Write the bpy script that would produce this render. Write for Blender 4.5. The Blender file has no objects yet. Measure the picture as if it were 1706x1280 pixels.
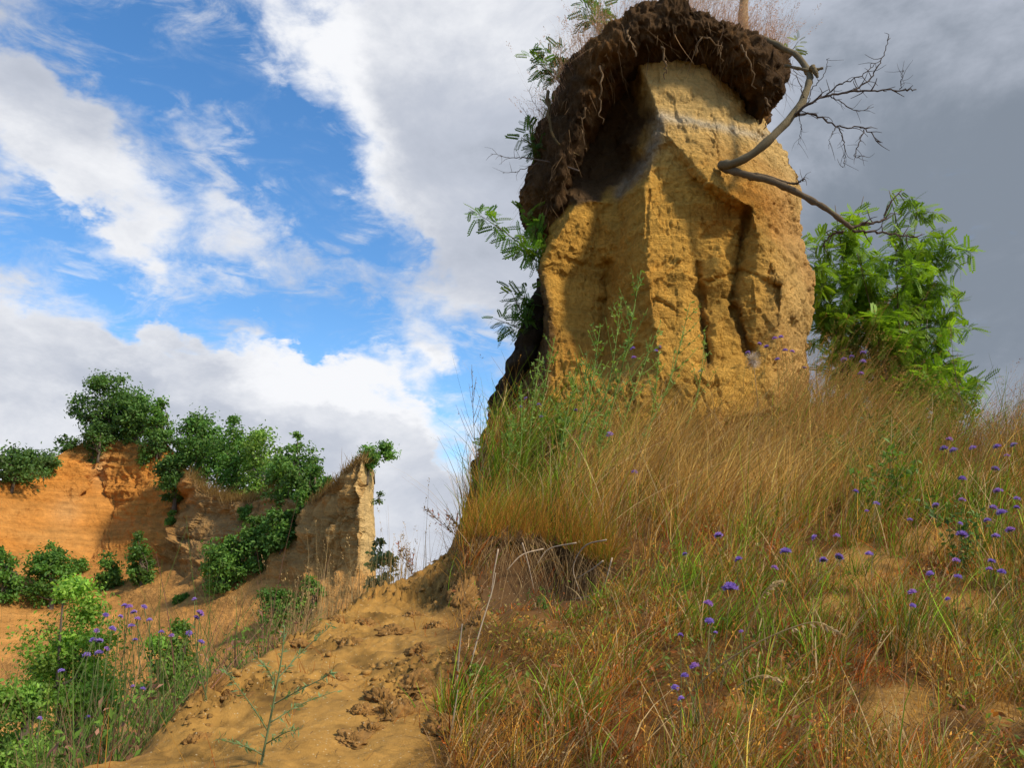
import bpy, math, random
import numpy as np
from mathutils import Vector
from mathutils.geometry import delaunay_2d_cdt

SC = bpy.context.scene
COL = SC.collection
random.seed(7)
RNG = np.random.default_rng(11)

# ------------------------------------------------------------------ camera
F_PX, PITCH = 1327.0, math.radians(14.0)
CAM = np.array((0.0, 0.0, 1.6))
cd = bpy.data.cameras.new('camera')
cd.sensor_width = 36.0
cd.lens = 36.0 * F_PX / 1706.0
cd.clip_start, cd.clip_end = 0.05, 9000.0
cam = bpy.data.objects.new('camera', cd)
cam.location = CAM
cam.rotation_euler = (math.radians(90) + PITCH, 0, 0)
COL.objects.link(cam)
SC.camera = cam

# ------------------------------------------------------------------ sun and exposure
SUN_EL, SUN_AZ = math.radians(42), math.radians(120)      # azimuth clockwise from +Y (view direction)
sd = bpy.data.lights.new('sun', 'SUN')
sd.energy = 4.8
sd.angle = math.radians(6)
sd.color = (1.0, 0.89, 0.70)
sun = bpy.data.objects.new('sun', sd)
to_sun = Vector((math.sin(SUN_AZ) * math.cos(SUN_EL), math.cos(SUN_AZ) * math.cos(SUN_EL), math.sin(SUN_EL)))
sun.rotation_euler = to_sun.to_track_quat('Z', 'Y').to_euler()
COL.objects.link(sun)
SC.view_settings.view_transform = 'Standard'
SC.view_settings.look = 'None'
SC.view_settings.exposure = 0.0
SC.view_settings.gamma = 1.0
SC.view_settings.use_curve_mapping = False
SC.render.engine = 'CYCLES'

# ------------------------------------------------------------------ geometry of the view: pixel + distance -> place
CP, SP = math.cos(PITCH), math.sin(PITCH)
def P(px, py, Y):
    px, py, Y = np.broadcast_arrays(np.asarray(px, float), np.asarray(py, float), np.asarray(Y, float))
    u, v = (px - 853.0) / F_PX, (640.0 - py) / F_PX
    dy, dz = CP - SP * v, SP + CP * v
    k = Y / dy
    return np.stack([u * k, Y, CAM[2] + dz * k], -1)
def pix(p):
    p = np.asarray(p, float)
    y, z = p[..., 1], p[..., 2] - CAM[2]
    d = np.maximum(y * CP + z * SP, 1e-3)
    return 853 + F_PX * p[..., 0] / d, 640 - F_PX * (z * CP - y * SP) / d
def azel(px, py):
    q = P(px, py, 1.0) - CAM
    return math.atan2(q[0], q[1]), math.atan2(q[2], math.hypot(q[0], q[1]))

# ------------------------------------------------------------------ world: Nishita sky with broken cloud
W = bpy.data.worlds.new('World')
SC.world = W
W.use_nodes = True
NT = W.node_tree
NT.nodes.clear()
def wn(t, **k):
    n = NT.nodes.new(t)
    for a, b in k.items():
        setattr(n, a, b)
    return n
def wmath(op, a, b=None, c=None, clamp=False):
    n = wn('ShaderNodeMath', operation=op)
    n.use_clamp = clamp
    for i, v in enumerate((a, b, c)):
        if v is None:
            continue
        if isinstance(v, (int, float)):
            n.inputs[i].default_value = v
        else:
            NT.links.new(v, n.inputs[i])
    return n.outputs[0]
def wrange(v, a, b, c, d, smooth=True):
    n = wn('ShaderNodeMapRange')
    n.interpolation_type = 'SMOOTHSTEP' if smooth else 'LINEAR'
    n.clamp = True
    NT.links.new(v, n.inputs[0])
    for i, x in zip((1, 2, 3, 4), (a, b, c, d)):
        n.inputs[i].default_value = x
    return n.outputs[0]
def wmix(f, a, b):
    n = wn('ShaderNodeMix', data_type='RGBA')
    if isinstance(f, (int, float)):
        n.inputs[0].default_value = f
    else:
        NT.links.new(f, n.inputs[0])
    for i, v in ((6, a), (7, b)):
        if isinstance(v, tuple):
            n.inputs[i].default_value = (*v, 1)
        else:
            NT.links.new(v, n.inputs[i])
    return n.outputs[2]
sky = wn('ShaderNodeTexSky', sky_type='NISHITA')
sky.sun_disc = False
sky.sun_elevation = SUN_EL
sky.sun_rotation = SUN_AZ
sky.air_density, sky.dust_density, sky.ozone_density = 1.0, 0.35, 2.5
tc = wn('ShaderNodeTexCoord')
DIR = tc.outputs['Generated']
sep = wn('ShaderNodeSeparateXYZ')
NT.links.new(DIR, sep.inputs[0])
az = wmath('ARCTAN2', sep.outputs[0], sep.outputs[1])
el = wmath('ARCSINE', sep.outputs[2])
cmb = wn('ShaderNodeCombineXYZ')
NT.links.new(az, cmb.inputs[0]); NT.links.new(el, cmb.inputs[1])
def wnoise(scale, detail, rough=0.55, dist=0.0, off=(0, 0, 0), zs=1.7, lac=2.1):
    m = wn('ShaderNodeMapping')
    m.inputs['Location'].default_value = off
    m.inputs['Scale'].default_value = (1, 1, zs)
    NT.links.new(DIR, m.inputs[0])
    n = wn('ShaderNodeTexNoise')
    NT.links.new(m.outputs[0], n.inputs['Vector'])
    n.inputs['Scale'].default_value = scale
    n.inputs['Detail'].default_value = detail
    n.inputs['Roughness'].default_value = rough
    n.inputs['Distortion'].default_value = dist
    n.inputs['Lacunarity'].default_value = lac
    return n
warp = wnoise(7.0, 5.0, 0.6)
wv = wn('ShaderNodeVectorMath', operation='MULTIPLY_ADD')
NT.links.new(warp.outputs['Color'], wv.inputs[0])
wv.inputs[1].default_value = (0.16, 0.16, 0)
NT.links.new(cmb.outputs[0], wv.inputs[2])
wv2 = wn('ShaderNodeVectorMath', operation='SUBTRACT')
NT.links.new(wv.outputs[0], wv2.inputs[0])
wv2.inputs[1].default_value = (0.08, 0.08, 0)
AE = wv2.outputs[0]
def blob(px, py, rx, ry, rot, amp, inner=0.35):
    a, e = azel(px, py)
    m = wn('ShaderNodeMapping', vector_type='TEXTURE')
    m.inputs['Location'].default_value = (a, e, 0)
    m.inputs['Rotation'].default_value = (0, 0, math.radians(rot))
    m.inputs['Scale'].default_value = (rx / F_PX, ry / F_PX, 1)
    NT.links.new(AE, m.inputs[0])
    l = wn('ShaderNodeVectorMath', operation='LENGTH')
    NT.links.new(m.outputs[0], l.inputs[0])
    return wrange(l.outputs['Value'], inner, 1.0, amp, 0.0)
def wsum(vals):
    s = vals[0]
    for v in vals[1:]:
        s = wmath('ADD', s, v)
    return s
# cover (+) and clear (-): centre, radii, tilt
cover = wsum([
    blob(1060, 110, 640, 360, 0, 1.1, 0.75), blob(990, 430, 400, 220, -10, 0.9, 0.5), blob(1500, 480, 700, 600, 0, 1.0, 0.6),
    blob(520, 20, 130, 110, -60, 0.55), blob(150, 270, 300, 75, -38, 0.62), blob(20, 190, 180, 120, -30, 0.6),
    blob(320, 210, 90, 55, 10, 0.42), blob(440, 400, 170, 65, -15, 0.36), blob(215, 430, 120, 42, -12, 0.75),
    blob(380, 480, 100, 36, 0, 0.75), blob(50, 640, 330, 140, -32, 0.95, 0.5), blob(400, 720, 420, 130, -12, 1.1, 0.5),
    blob(275, 555, 90, 36, -10, 1.0), blob(437, 553, 46, 30, 0, 0.95), blob(480, 625, 170, 55, -18, 0.7), blob(690, 600, 120, 70, -30, 0.62),
    blob(640, 660, 160, 70, -10, 0.6), blob(740, 860, 220, 170, 0, 1.0, 0.5), blob(600, 500, 130, 70, 0, 0.30),
    blob(280, 80, 260, 120, -8, -0.8), blob(470, 260, 210, 80, -40, -0.8), blob(120, 370, 120, 36, -25, -0.6),
    blob(340, 510, 260, 75, -10, -0.72), blob(590, 545, 170, 60, -15, -0.8), blob(790, 655, 70, 60, -30, -0.45),
    blob(780, 770, 75, 42, -30, -1.0), blob(700, 648, 80, 40, -25, -0.8), blob(500, 585, 70, 30, -10, -0.5), blob(190, 560, 60, 40, -40, -0.45), blob(520, 590, 60, 30, 0, -0.6), blob(440, 330, 120, 50, -30, -0.3), blob(660, 420, 80, 50, 0, -0.5), blob(560, 360, 150, 90, -30, -0.5), blob(790, 640, 90, 70, -30, -0.3)])
fb = wnoise(5.5, 7.0, 0.58, 0.25, (3.1, 0.7, 1.3))
fine = wnoise(16.0, 5.0, 0.6, 0.4, (0.4, 5.0, 2.0))
n1 = wmath('MULTIPLY_ADD', fb.outputs[0], 1.9, -0.95)
n2 = wmath('MULTIPLY_ADD', fine.outputs[0], 1.7, -0.85)
lowc = wrange(el, 0.02, 0.20, 1.3, 0.0)
dens = wmath('ADD', wmath('ADD', wmath('ADD', cover, lowc), n1), wmath('ADD', n2, 0.12))
alpha = wrange(dens, -0.15, 0.95, 0.0, 1.0)
vl = wnoise(9.0, 6.0, 0.62, 1.2, (1.9, 8.8, 4.4), zs=2.6)
pf = wnoise(24.0, 5.0, 0.6, 0.6, (6.1, 3.3, 9.4), zs=2.2)
veil = wmath('MULTIPLY', wrange(wmath('ADD', vl.outputs[0], wmath('MULTIPLY', pf.outputs[0], 0.35)), 0.62, 0.95, 0.0, 0.75), wrange(dens, -0.9, -0.1, 0.15, 1.0))
alpha = wmath('MAXIMUM', alpha, veil)
# thick cloud seen from below is grey, thin and sunlit edges are white
shade = wsum([blob(1600, 400, 620, 560, 0, 1.05, 0.15), blob(800, 300, 300, 210, -30, 0.26, 0.2), blob(330, 700, 360, 60, -14, 0.28, 0.3),
              blob(1000, 560, 300, 140, 0, 0.30), blob(40, 560, 200, 120, -35, 0.05), blob(60, 90, 200, 110, -20, 0.12),
              blob(500, 40, 150, 130, -60, -0.45), blob(560, 190, 170, 90, -20, -0.35), blob(640, 650, 240, 70, -12, -0.5), blob(470, 620, 150, 60, -15, -0.3)])
sn = wnoise(4.2, 7.0, 0.6, 0.3, (7.7, 2.2, 0.1))
shv = wmath('ADD', shade, wmath('MULTIPLY_ADD', sn.outputs[0], 1.5, -0.62))
shv = wmath('ADD', shv, wmath('MULTIPLY', wrange(dens, 0.4, 1.6, 0, 1), 0.12))
ccol = wmix(wrange(shv, -0.2, 0.55, 0, 1), (9.4, 9.5, 9.8), (5.3, 5.7, 6.6))
ccol = wmix(wrange(shv, 0.45, 1.25, 0, 1), ccol, (2.35, 2.75, 3.35))
hs = wn('ShaderNodeHueSaturation')
hs.inputs['Saturation'].default_value = 1.24
hs.inputs['Value'].default_value = 2.1
NT.links.new(sky.outputs[0], hs.inputs['Color'])
final = wmix(alpha, hs.outputs[0], ccol)
bg = wn('ShaderNodeBackground')
bg.inputs[1].default_value = 0.1
NT.links.new(final, bg.inputs[0])
wo = wn('ShaderNodeOutputWorld')
NT.links.new(bg.outputs[0], wo.inputs[0])
SC.cycles.max_bounces = 5
SC.cycles.diffuse_bounces = 3
SC.cycles.glossy_bounces = 2
SC.cycles.transmission_bounces = 3
W.cycles.sampling_method = 'MANUAL'
W.cycles.sample_map_resolution = 512

# ------------------------------------------------------------------ numeric helpers
def _hash(ix, iy, iz, s):
    n = (ix * 374761393 + iy * 668265263 + iz * 1274126177 + s * 974711) & 0xffffffff
    n = ((n ^ (n >> 13)) * 1274126177) & 0xffffffff
    n = n ^ (n >> 16)
    return (n & 0xffffff) / float(0x7fffff) - 1.0
def noise3(p, s=0):
    p = np.asarray(p, float)
    i = np.floor(p).astype(np.int64)
    f = p - i
    f = f * f * f * (f * (f * 6 - 15) + 10)
    x, y, z = i[..., 0], i[..., 1], i[..., 2]
    fx, fy, fz = f[..., 0], f[..., 1], f[..., 2]
    def L(a, b, t): return a + (b - a) * t
    c = [[[_hash(x + a, y + b, z + d, s) for d in (0, 1)] for b in (0, 1)] for a in (0, 1)]
    return L(L(L(c[0][0][0], c[1][0][0], fx), L(c[0][1][0], c[1][1][0], fx), fy),
             L(L(c[0][0][1], c[1][0][1], fx), L(c[0][1][1], c[1][1][1], fx), fy), fz)
def fbm(p, octv=5, s=0, gain=0.5, lac=2.03):
    p = np.asarray(p, float)
    a, t, n = 1.0, 0.0, 0.0
    for k in range(octv):
        t = t + a * noise3(p, s + k * 17)
        n += a
        a *= gain
        p = p * lac
    return t / n
def chips(p, seed):
    """angular chipping: every cell is a little tilted plane"""
    i = np.floor(p).astype(np.int64)
    best = np.full(p.shape[:-1], 9.0); out = np.zeros(p.shape[:-1])
    for a in (-1, 0, 1):
        for b in (-1, 0, 1):
            for c in (-1, 0, 1):
                x, y, z = i[..., 0] + a, i[..., 1] + b, i[..., 2] + c
                d = p - np.stack([x + 0.5 + 0.45 * _hash(x, y, z, seed), y + 0.5 + 0.45 * _hash(x, y, z, seed + 1), z + 0.5 + 0.45 * _hash(x, y, z, seed + 2)], -1)
                d2 = (d * d).sum(-1)
                v = d[..., 0] * _hash(x, y, z, seed + 3) + d[..., 1] * _hash(x, y, z, seed + 4) + d[..., 2] * _hash(x, y, z, seed + 5) + 0.25 * _hash(x, y, z, seed + 6)
                m = d2 < best
                best = np.where(m, d2, best); out = np.where(m, v, out)
    return out
def sstep(a, b, x):
    t = np.clip((x - a) / (b - a), 0, 1)
    return t * t * (3 - 2 * t)
def unit(v):
    return v / np.maximum(np.linalg.norm(v, axis=-1, keepdims=True), 1e-9)
def segdist(px, py, pts):
    d = np.full(np.shape(px), 1e9)
    for (x0, y0), (x1, y1) in zip(pts[:-1], pts[1:]):
        vx, vy = x1 - x0, y1 - y0
        t = np.clip(((px - x0) * vx + (py - y0) * vy) / (vx * vx + vy * vy), 0, 1)
        d = np.minimum(d, np.hypot(px - x0 - t * vx, py - y0 - t * vy))
    return d
def facets(ctrl, ridges, qx, qy):
    """piecewise linear depth over hand-placed control points, crisp along ridges"""
    idx = {}
    vs = []
    for a, b, c in ctrl:
        if (a, b) not in idx:
            idx[(a, b)] = len(vs)
            vs.append((a, b, c))
    edges = []
    for r in ridges:
        for p, q in zip(r[:-1], r[1:]):
            edges.append((idx[p], idx[q]))
    co, _, tris, orig, _, _ = delaunay_2d_cdt([Vector((a, b)) for a, b, _ in vs], edges, [], 0, 1e-4)
    val = []
    for k, c in enumerate(co):
        if orig[k]:
            val.append(vs[orig[k][0]][2])
        else:
            dd = [(c.x - a) ** 2 + (c.y - b) ** 2 for a, b, _ in vs]
            val.append(vs[int(np.argmin(dd))][2])
    out = np.full(qx.shape, np.nan)
    for t in tris:
        (x0, y0), (x1, y1), (x2, y2) = [co[i] for i in t]
        den = (y1 - y2) * (x0 - x2) + (x2 - x1) * (y0 - y2)
        if abs(den) < 1e-6:
            continue
        m = (qx >= min(x0, x1, x2) - 1) & (qx <= max(x0, x1, x2) + 1) & (qy >= min(y0, y1, y2) - 1) & (qy <= max(y0, y1, y2) + 1)
        if not m.any():
            continue
        X, Y = qx[m], qy[m]
        a = ((y1 - y2) * (X - x2) + (x2 - x1) * (Y - y2)) / den
        b = ((y2 - y0) * (X - x2) + (x0 - x2) * (Y - y2)) / den
        c = 1 - a - b
        ins = (a > -1e-4) & (b > -1e-4) & (c > -1e-4)
        o = out[m]
        o[ins] = (a * val[t[0]] + b * val[t[1]] + c * val[t[2]])[ins]
        out[m] = o
    bad = np.isnan(out)
    if bad.any():
        V = np.array(vs)
        bx, by = qx[bad], qy[bad]
        d2 = (bx[:, None] - V[None, :, 0]) ** 2 + (by[:, None] - V[None, :, 1]) ** 2 + 4
        w = d2 ** -1.5
        out[bad] = (w * V[None, :, 2]).sum(1) / w.sum(1)
    return out
def blur(a, n=1):
    for _ in range(n):
        b = np.pad(a, 1, mode='edge')
        a = (b[1:-1, 1:-1] * 4 + b[:-2, 1:-1] * 2 + b[2:, 1:-1] * 2 + b[1:-1, :-2] * 2 + b[1:-1, 2:] * 2
             + b[:-2, :-2] + b[2:, 2:] + b[:-2, 2:] + b[2:, :-2]) / 16
    return a
def grid_normals(G):
    du = np.gradient(G, axis=1)
    dv = np.gradient(G, axis=0)
    return unit(np.cross(du, dv))

# ------------------------------------------------------------------ scene helpers
MATS = {}
def mesh_np(name, v, f, mat, parent=None, col=None, smooth=True):
    """v (N,3); f list of (M,3) or (M,4) arrays; col (N,3)"""
    if not isinstance(f, (list, tuple)):
        f = [f]
    f = [np.asarray(a, np.int32) for a in f if len(a)]
    me = bpy.data.meshes.new(name)
    v = np.ascontiguousarray(v, np.float32)
    me.vertices.add(len(v))
    me.vertices.foreach_set('co', v.ravel())
    nl = sum(a.size for a in f)
    me.loops.add(nl)
    me.loops.foreach_set('vertex_index', np.concatenate([a.ravel() for a in f]))
    tot = np.concatenate([np.full(len(a), a.shape[1], np.int32) for a in f])
    st = np.concatenate([[0], np.cumsum(tot)[:-1]]).astype(np.int32)
    me.polygons.add(len(tot))
    me.polygons.foreach_set('loop_start', st)
    me.polygons.foreach_set('loop_total', tot)
    if smooth:
        me.polygons.foreach_set('use_smooth', np.ones(len(tot), bool))
    me.update(calc_edges=True)
    if col is not None:
        c = np.ones((len(v), 4), np.float32)
        c[:, :3] = np.clip(col, 0, 1)
        at = me.color_attributes.new('Col', 'FLOAT_COLOR', 'POINT')
        at.data.foreach_set('color', c.ravel())
    me.materials.append(MATS[mat])
    o = bpy.data.objects.new(name, me)
    COL.objects.link(o)
    if parent:
        o.parent = parent
    return o
def tag(o, label=None, cat=None, group=None, kind=None):
    for k, v in (('label', label), ('category', cat), ('group', group), ('kind', kind)):
        if v:
            o[k] = v
    return o
def empty(name, loc, label, cat, group=None):
    o = bpy.data.objects.new(name, None)
    o.empty_display_size = 0.1
    o.location = tuple(float(a) for a in loc)
    COL.objects.link(o)
    return tag(o, label, cat, group)
class MB:
    def __init__(s):
        s.v, s.t, s.q, s.c, s.n = [], [], [], [], 0
    def add(s, v, t=None, q=None, c=(1, 1, 1)):
        v = np.asarray(v, float).reshape(-1, 3)
        c = np.broadcast_to(np.asarray(c, float), v.shape)
        s.v.append(v); s.c.append(c)
        if t is not None and len(t): s.t.append(np.asarray(t, np.int64).reshape(-1, 3) + s.n)
        if q is not None and len(q): s.q.append(np.asarray(q, np.int64).reshape(-1, 4) + s.n)
        s.n += len(v)
    def tube(s, pts, r, sides=6, c=(1, 1, 1), wob=0.0):
        pts = np.asarray(pts, float)
        n = len(pts)
        r = np.broadcast_to(np.asarray(r, float), (n,)) if np.ndim(r) else np.full(n, r)
        tan = unit(np.gradient(pts, axis=0))
        ref = np.array((0.31, 0.17, 0.93)) if abs(tan[0][2]) < 0.9 else np.array((0.9, 0.3, 0.1))
        ang = np.linspace(0, 2 * np.pi, sides, endpoint=False)
        a = unit(np.cross(tan, ref)); b = np.cross(tan, a)
        ring = a[:, None] * np.cos(ang)[None, :, None] + b[:, None] * np.sin(ang)[None, :, None]
        rr = r[:, None] * (1 + wob * RNG.uniform(-1, 1, (n, sides)))
        v = pts[:, None] + ring * rr[..., None]
        i = np.arange(n - 1)[:, None] * sides; k = np.arange(sides)[None]
        k2 = (k + 1) % sides
        q = np.stack([i + k, i + k2, i + sides + k2, i + sides + k], -1).reshape(-1, 4)
        m = len(v) * sides
        vv = np.concatenate([v.reshape(-1, 3), pts[:1], pts[-1:]])
        t = [(m, (j + 1) % sides, j) for j in range(sides)] + [(m + 1, m - sides + j, m - sides + (j + 1) % sides) for j in range(sides)]
        s.add(vv, t, q, c)
    def build(s, name, mat, parent=None, loc=None, smooth=True):
        v = np.concatenate(s.v)
        if parent is not None and loc is None:
            loc = np.array(parent.location)
        if loc is not None:
            v = v - np.asarray(loc)
        f = []
        if s.t: f.append(np.concatenate(s.t))
        if s.q: f.append(np.concatenate(s.q))
        return mesh_np(name, v, f, mat, parent, np.concatenate(s.c), smooth)
def spline(pts, n=24):
    pts = np.asarray(pts, float)
    p = np.concatenate([[2 * pts[0] - pts[1]], pts, [2 * pts[-1] - pts[-2]]])
    t = np.linspace(0, len(pts) - 1 - 1e-6, n)
    i = t.astype(int); f = (t - i)[:, None]
    a, b, c, d = p[i], p[i + 1], p[i + 2], p[i + 3]
    return 0.5 * (2 * b + (c - a) * f + (2 * a - 5 * b + 4 * c - d) * f ** 2 + (3 * b - a - 3 * c + d) * f ** 3)
def ribbons(mb, base, up, bend, length, width, col, segs=4, power=2.0, tipfade=0.75):
    """grass blades: base (N,3), up unit (N,3), bend (N,3) offset at tip in units of length"""
    N = len(base)
    if not N: return
    ang = RNG.uniform(0, np.pi, N)
    side = np.stack([np.cos(ang), np.sin(ang) * 0.45, np.zeros(N)], -1)
    t = np.linspace(0, 1, segs + 1)
    pos = base[:, None] + (up[:, None] * t[None, :, None] + bend[:, None] * (t ** power)[None, :, None]) * length[:, None, None]
    w = width[:, None] * np.clip(1.08 - t, 0.12, 1)[None] ** tipfade * 0.5
    a = pos - side[:, None] * w[..., None]
    b = pos + side[:, None] * w[..., None]
    v = np.stack([a, b], 2).reshape(N, -1, 3)
    k = np.arange(segs)
    q = np.stack([2 * k, 2 * k + 1, 2 * k + 3, 2 * k + 2], -1)
    Q = (np.arange(N)[:, None, None] * (2 * (segs + 1)) + q[None]).reshape(-1, 4)
    shade = (0.72 + 0.28 * t)[None, :, None]
    c = np.repeat((col[:, None] * np.ones_like(shade)), 2, axis=1).reshape(-1, 3)
    mb.add(v.reshape(-1, 3), None, Q, c)
    return pos
def leaves(mb, cen, axis, nrm, length, width, col, fold=0.25):
    """leaf = folded diamond of two triangles"""
    N = len(cen)
    axis = unit(axis)
    sd_ = unit(np.cross(axis, nrm))
    nn = np.cross(sd_, axis)
    L_, W_ = length[:, None], width[:, None]
    v = np.stack([cen, cen + axis * L_ * 0.5 + sd_ * W_ * 0.5 + nn * W_ * fold, cen + axis * L_,
                  cen + axis * L_ * 0.5 - sd_ * W_ * 0.5 + nn * W_ * fold], 1)
    b = np.arange(N)[:, None] * 4
    t = np.concatenate([b + np.array([[0, 1, 2]]), b + np.array([[0, 2, 3]])])
    mb.add(v.reshape(-1, 3), t, None, np.repeat(col, 4, axis=0))
def rdir(n, rng=RNG):
    return unit(rng.normal(size=(n, 3)))

# ------------------------------------------------------------------ materials
def mat_base(name):
    m = bpy.data.materials.new(name)
    m.use_nodes = True
    nt = m.node_tree
    nt.nodes.clear()
    out = nt.nodes.new('ShaderNodeOutputMaterial')
    MATS[name] = m
    return nt, out
def n_(nt, t, ins=None, **k):
    n = nt.nodes.new(t)
    for a, b in k.items(): setattr(n, a, b)
    for a, b in (ins or {}).items():
        if hasattr(b, 'links') or hasattr(b, 'is_linked'): nt.links.new(b, n.inputs[a])
        else: n.inputs[a].default_value = b
    return n
def earth_mat(name, scales, bump, rough=0.95, var=0.35, strata=0.0, speck=0.0, bdist=0.02, stscale=9.0):
    """granular soil: colour from 'Col', broken up by noise at several scales; relief by bump"""
    nt, out = mat_base(name)
    at = n_(nt, 'ShaderNodeAttribute', attribute_name='Col')
    geo = n_(nt, 'ShaderNodeNewGeometry')
    pos = geo.outputs['Position']
    n1 = n_(nt, 'ShaderNodeTexNoise', {'Vector': pos, 'Scale': scales[0], 'Detail': 8, 'Roughness': 0.65})
    n2 = n_(nt, 'ShaderNodeTexNoise', {'Vector': pos, 'Scale': scales[1], 'Detail': 5, 'Roughness': 0.7})
    n3 = n_(nt, 'ShaderNodeTexNoise', {'Vector': pos, 'Scale': scales[2], 'Detail': 2, 'Roughness': 0.6})
    s = n_(nt, 'ShaderNodeMath', {0: n1.outputs[0], 1: n2.outputs[0]}, operation='ADD')
    mr = n_(nt, 'ShaderNodeMapRange', {0: s.outputs[0], 1: 0.6, 2: 1.4, 3: 1 - var, 4: 1 + var})
    cur = n_(nt, 'ShaderNodeVectorMath', {0: at.outputs['Color'], 1: mr.outputs[0]}, operation='MULTIPLY').outputs[0]
    hgt = n_(nt, 'ShaderNodeMath', {0: n1.outputs[0], 1: n_(nt, 'ShaderNodeMath', {0: n2.outputs[0], 1: 0.5, 2: 0.0}, operation='MULTIPLY_ADD').outputs[0]}, operation='ADD').outputs[0]
    if strata:
        mp = n_(nt, 'ShaderNodeMapping', {0: pos, 'Scale': (0.25, 0.25, stscale), 'Rotation': (0.03, 0.05, 0)})
        ns = n_(nt, 'ShaderNodeTexNoise', {'Vector': mp.outputs[0], 'Scale': 1.0, 'Detail': 6, 'Roughness': 0.7, 'Distortion': 0.3})
        ms = n_(nt, 'ShaderNodeMapRange', {0: ns.outputs[0], 1: 0.3, 2: 0.7, 3: 1 - strata, 4: 1 + strata})
        cur = n_(nt, 'ShaderNodeVectorMath', {0: cur, 1: ms.outputs[0]}, operation='MULTIPLY').outputs[0]
        hgt = n_(nt, 'ShaderNodeMath', {0: ns.outputs[0], 1: 0.5, 2: hgt}, operation='MULTIPLY_ADD').outputs[0]
    if speck:
        vo = n_(nt, 'ShaderNodeTexVoronoi', {'Vector': pos, 'Scale': speck})
        ms = n_(nt, 'ShaderNodeMapRange', {0: vo.outputs['Distance'], 1: 0.10, 2: 0.16, 3: 0.55, 4: 0.0})
        mx = n_(nt, 'ShaderNodeMix', {0: ms.outputs[0], 6: cur, 7: (0.55, 0.45, 0.28, 1)}, data_type='RGBA')
        cur = mx.outputs[2]
    hgt = n_(nt, 'ShaderNodeMath', {0: n3.outputs[0], 1: 0.25, 2: hgt}, operation='MULTIPLY_ADD').outputs[0]
    bp = n_(nt, 'ShaderNodeBump', {'Strength': bump, 'Distance': bdist, 'Height': hgt})
    bs = n_(nt, 'ShaderNodeBsdfPrincipled', {'Base Color': cur, 'Roughness': rough, 'Specular IOR Level': 0.12, 'Normal': bp.outputs[0]})
    nt.links.new(bs.outputs[0], out.inputs[0])
def leaf_mat(name, trans=0.4, gloss=0.25, tint=(1.25, 1.3, 0.55), rough=0.5):
    nt, out = mat_base(name)
    at = n_(nt, 'ShaderNodeAttribute', attribute_name='Col')
    bs = n_(nt, 'ShaderNodeBsdfPrincipled', {'Base Color': at.outputs['Color'], 'Roughness': rough, 'Specular IOR Level': gloss})
    tn = n_(nt, 'ShaderNodeVectorMath', {0: at.outputs['Color'], 1: tint}, operation='MULTIPLY')
    tr = n_(nt, 'ShaderNodeBsdfTranslucent', {'Color': tn.outputs[0]})
    mx = n_(nt, 'ShaderNodeMixShader', {0: trans, 1: bs.outputs[0], 2: tr.outputs[0]})
    nt.links.new(mx.outputs[0], out.inputs[0])
earth_mat('sand', (5.0, 34.0, 260.0), 0.75, var=0.30, speck=55.0, bdist=0.012)
earth_mat('loess', (3.5, 24.0, 120.0), 1.0, var=0.42, strata=0.2, bdist=0.085)
earth_mat('cliff', (0.35, 2.4, 14.0), 1.0, var=0.34, strata=0.28, bdist=0.35, stscale=2.2)
earth_mat('humus', (9.0, 60.0, 240.0), 1.0, var=0.55, bdist=0.05)
earth_mat('valley', (0.05, 0.6, 4.0), 0.6, var=0.3, bdist=0.3)
earth_mat('bark', (14.0, 70.0, 200.0), 0.8, var=0.3, bdist=0.01)
leaf_mat('leaf', 0.42)
leaf_mat('grass', 0.30, 0.15, (1.15, 1.05, 0.7), 0.7)
leaf_mat('petal', 0.35, 0.1, (1.1, 1.0, 1.2), 0.7)

# ================================================================== THE LAND
# ---- near slope: control points as (pixel, pixel, distance), thin-plate surface through them
TC = [(1706, 1280, 2.1), (1706, 1130, 2.8), (1706, 1000, 3.6), (1706, 880, 4.6), (1706, 800, 5.5), (1706, 762, 6.4),
      (2100, 1280, 2.1), (2100, 1000, 3.5), (2100, 800, 5.4), (2100, 760, 6.3),
      (1400, 1280, 2.15), (1400, 1130, 2.9), (1400, 1000, 3.7), (1400, 900, 4.6), (1400, 810, 5.6), (1400, 740, 6.6),
      (1560, 768, 6.4), (1480, 765, 6.5),
      (1100, 1280, 2.2), (1100, 1110, 3.0), (1100, 990, 3.75), (1100, 880, 4.8), (1100, 790, 5.9), (1100, 705, 6.9),
      (1250, 690, 7.0), (1350, 680, 7.1), (950, 720, 6.8), (950, 790, 5.9), (880, 800, 5.95),
      (850, 1280, 2.2), (850, 1130, 2.95), (850, 1030, 3.75), (900, 880, 4.9),
      (600, 1280, 2.15), (600, 1150, 2.85), (600, 1055, 3.7), (450, 1280, 2.1), (450, 1150, 2.75), (450, 1085, 3.3),
      (250, 1250, 2.3), (120, 1275, 2.1), (640, 975, 4.6), (770, 918, 5.5), (720, 1000, 4.5), (810, 800, 6.0), (840, 740, 7.0)]
tw = np.array([P(*c) for c in TC])
extra = np.array([(-1.2, 0.5, 0.95), (0.5, 0.5, 0.75), (2.5, 0.5, 0.78), (5.0, 0.5, 0.8), (0, -3, 0.2), (4, -3, 0.2), (-2, -3, 0.2),
                  (0.2, 9, 3.15), (1.5, 9, 3.0), (3.0, 8.6, 2.35), (5.0, 8.6, 2.0), (8.0, 8.6, 1.8), (0, 12, 2.4), (3, 12, 1.2), (6, 12, 0.6), (10, 12, 0.2),
                  (9, 5, 1.9), (9, 2, 1.3), (12, 0, 0.9), (12, 8, 1.2), (0.0, 16, 0.5), (5, 16, -0.6), (10, 16, -1)])
tw = np.concatenate([tw, extra])
def _k(r2): return 0.5 * r2 * np.log(r2 + 1e-9)
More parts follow.
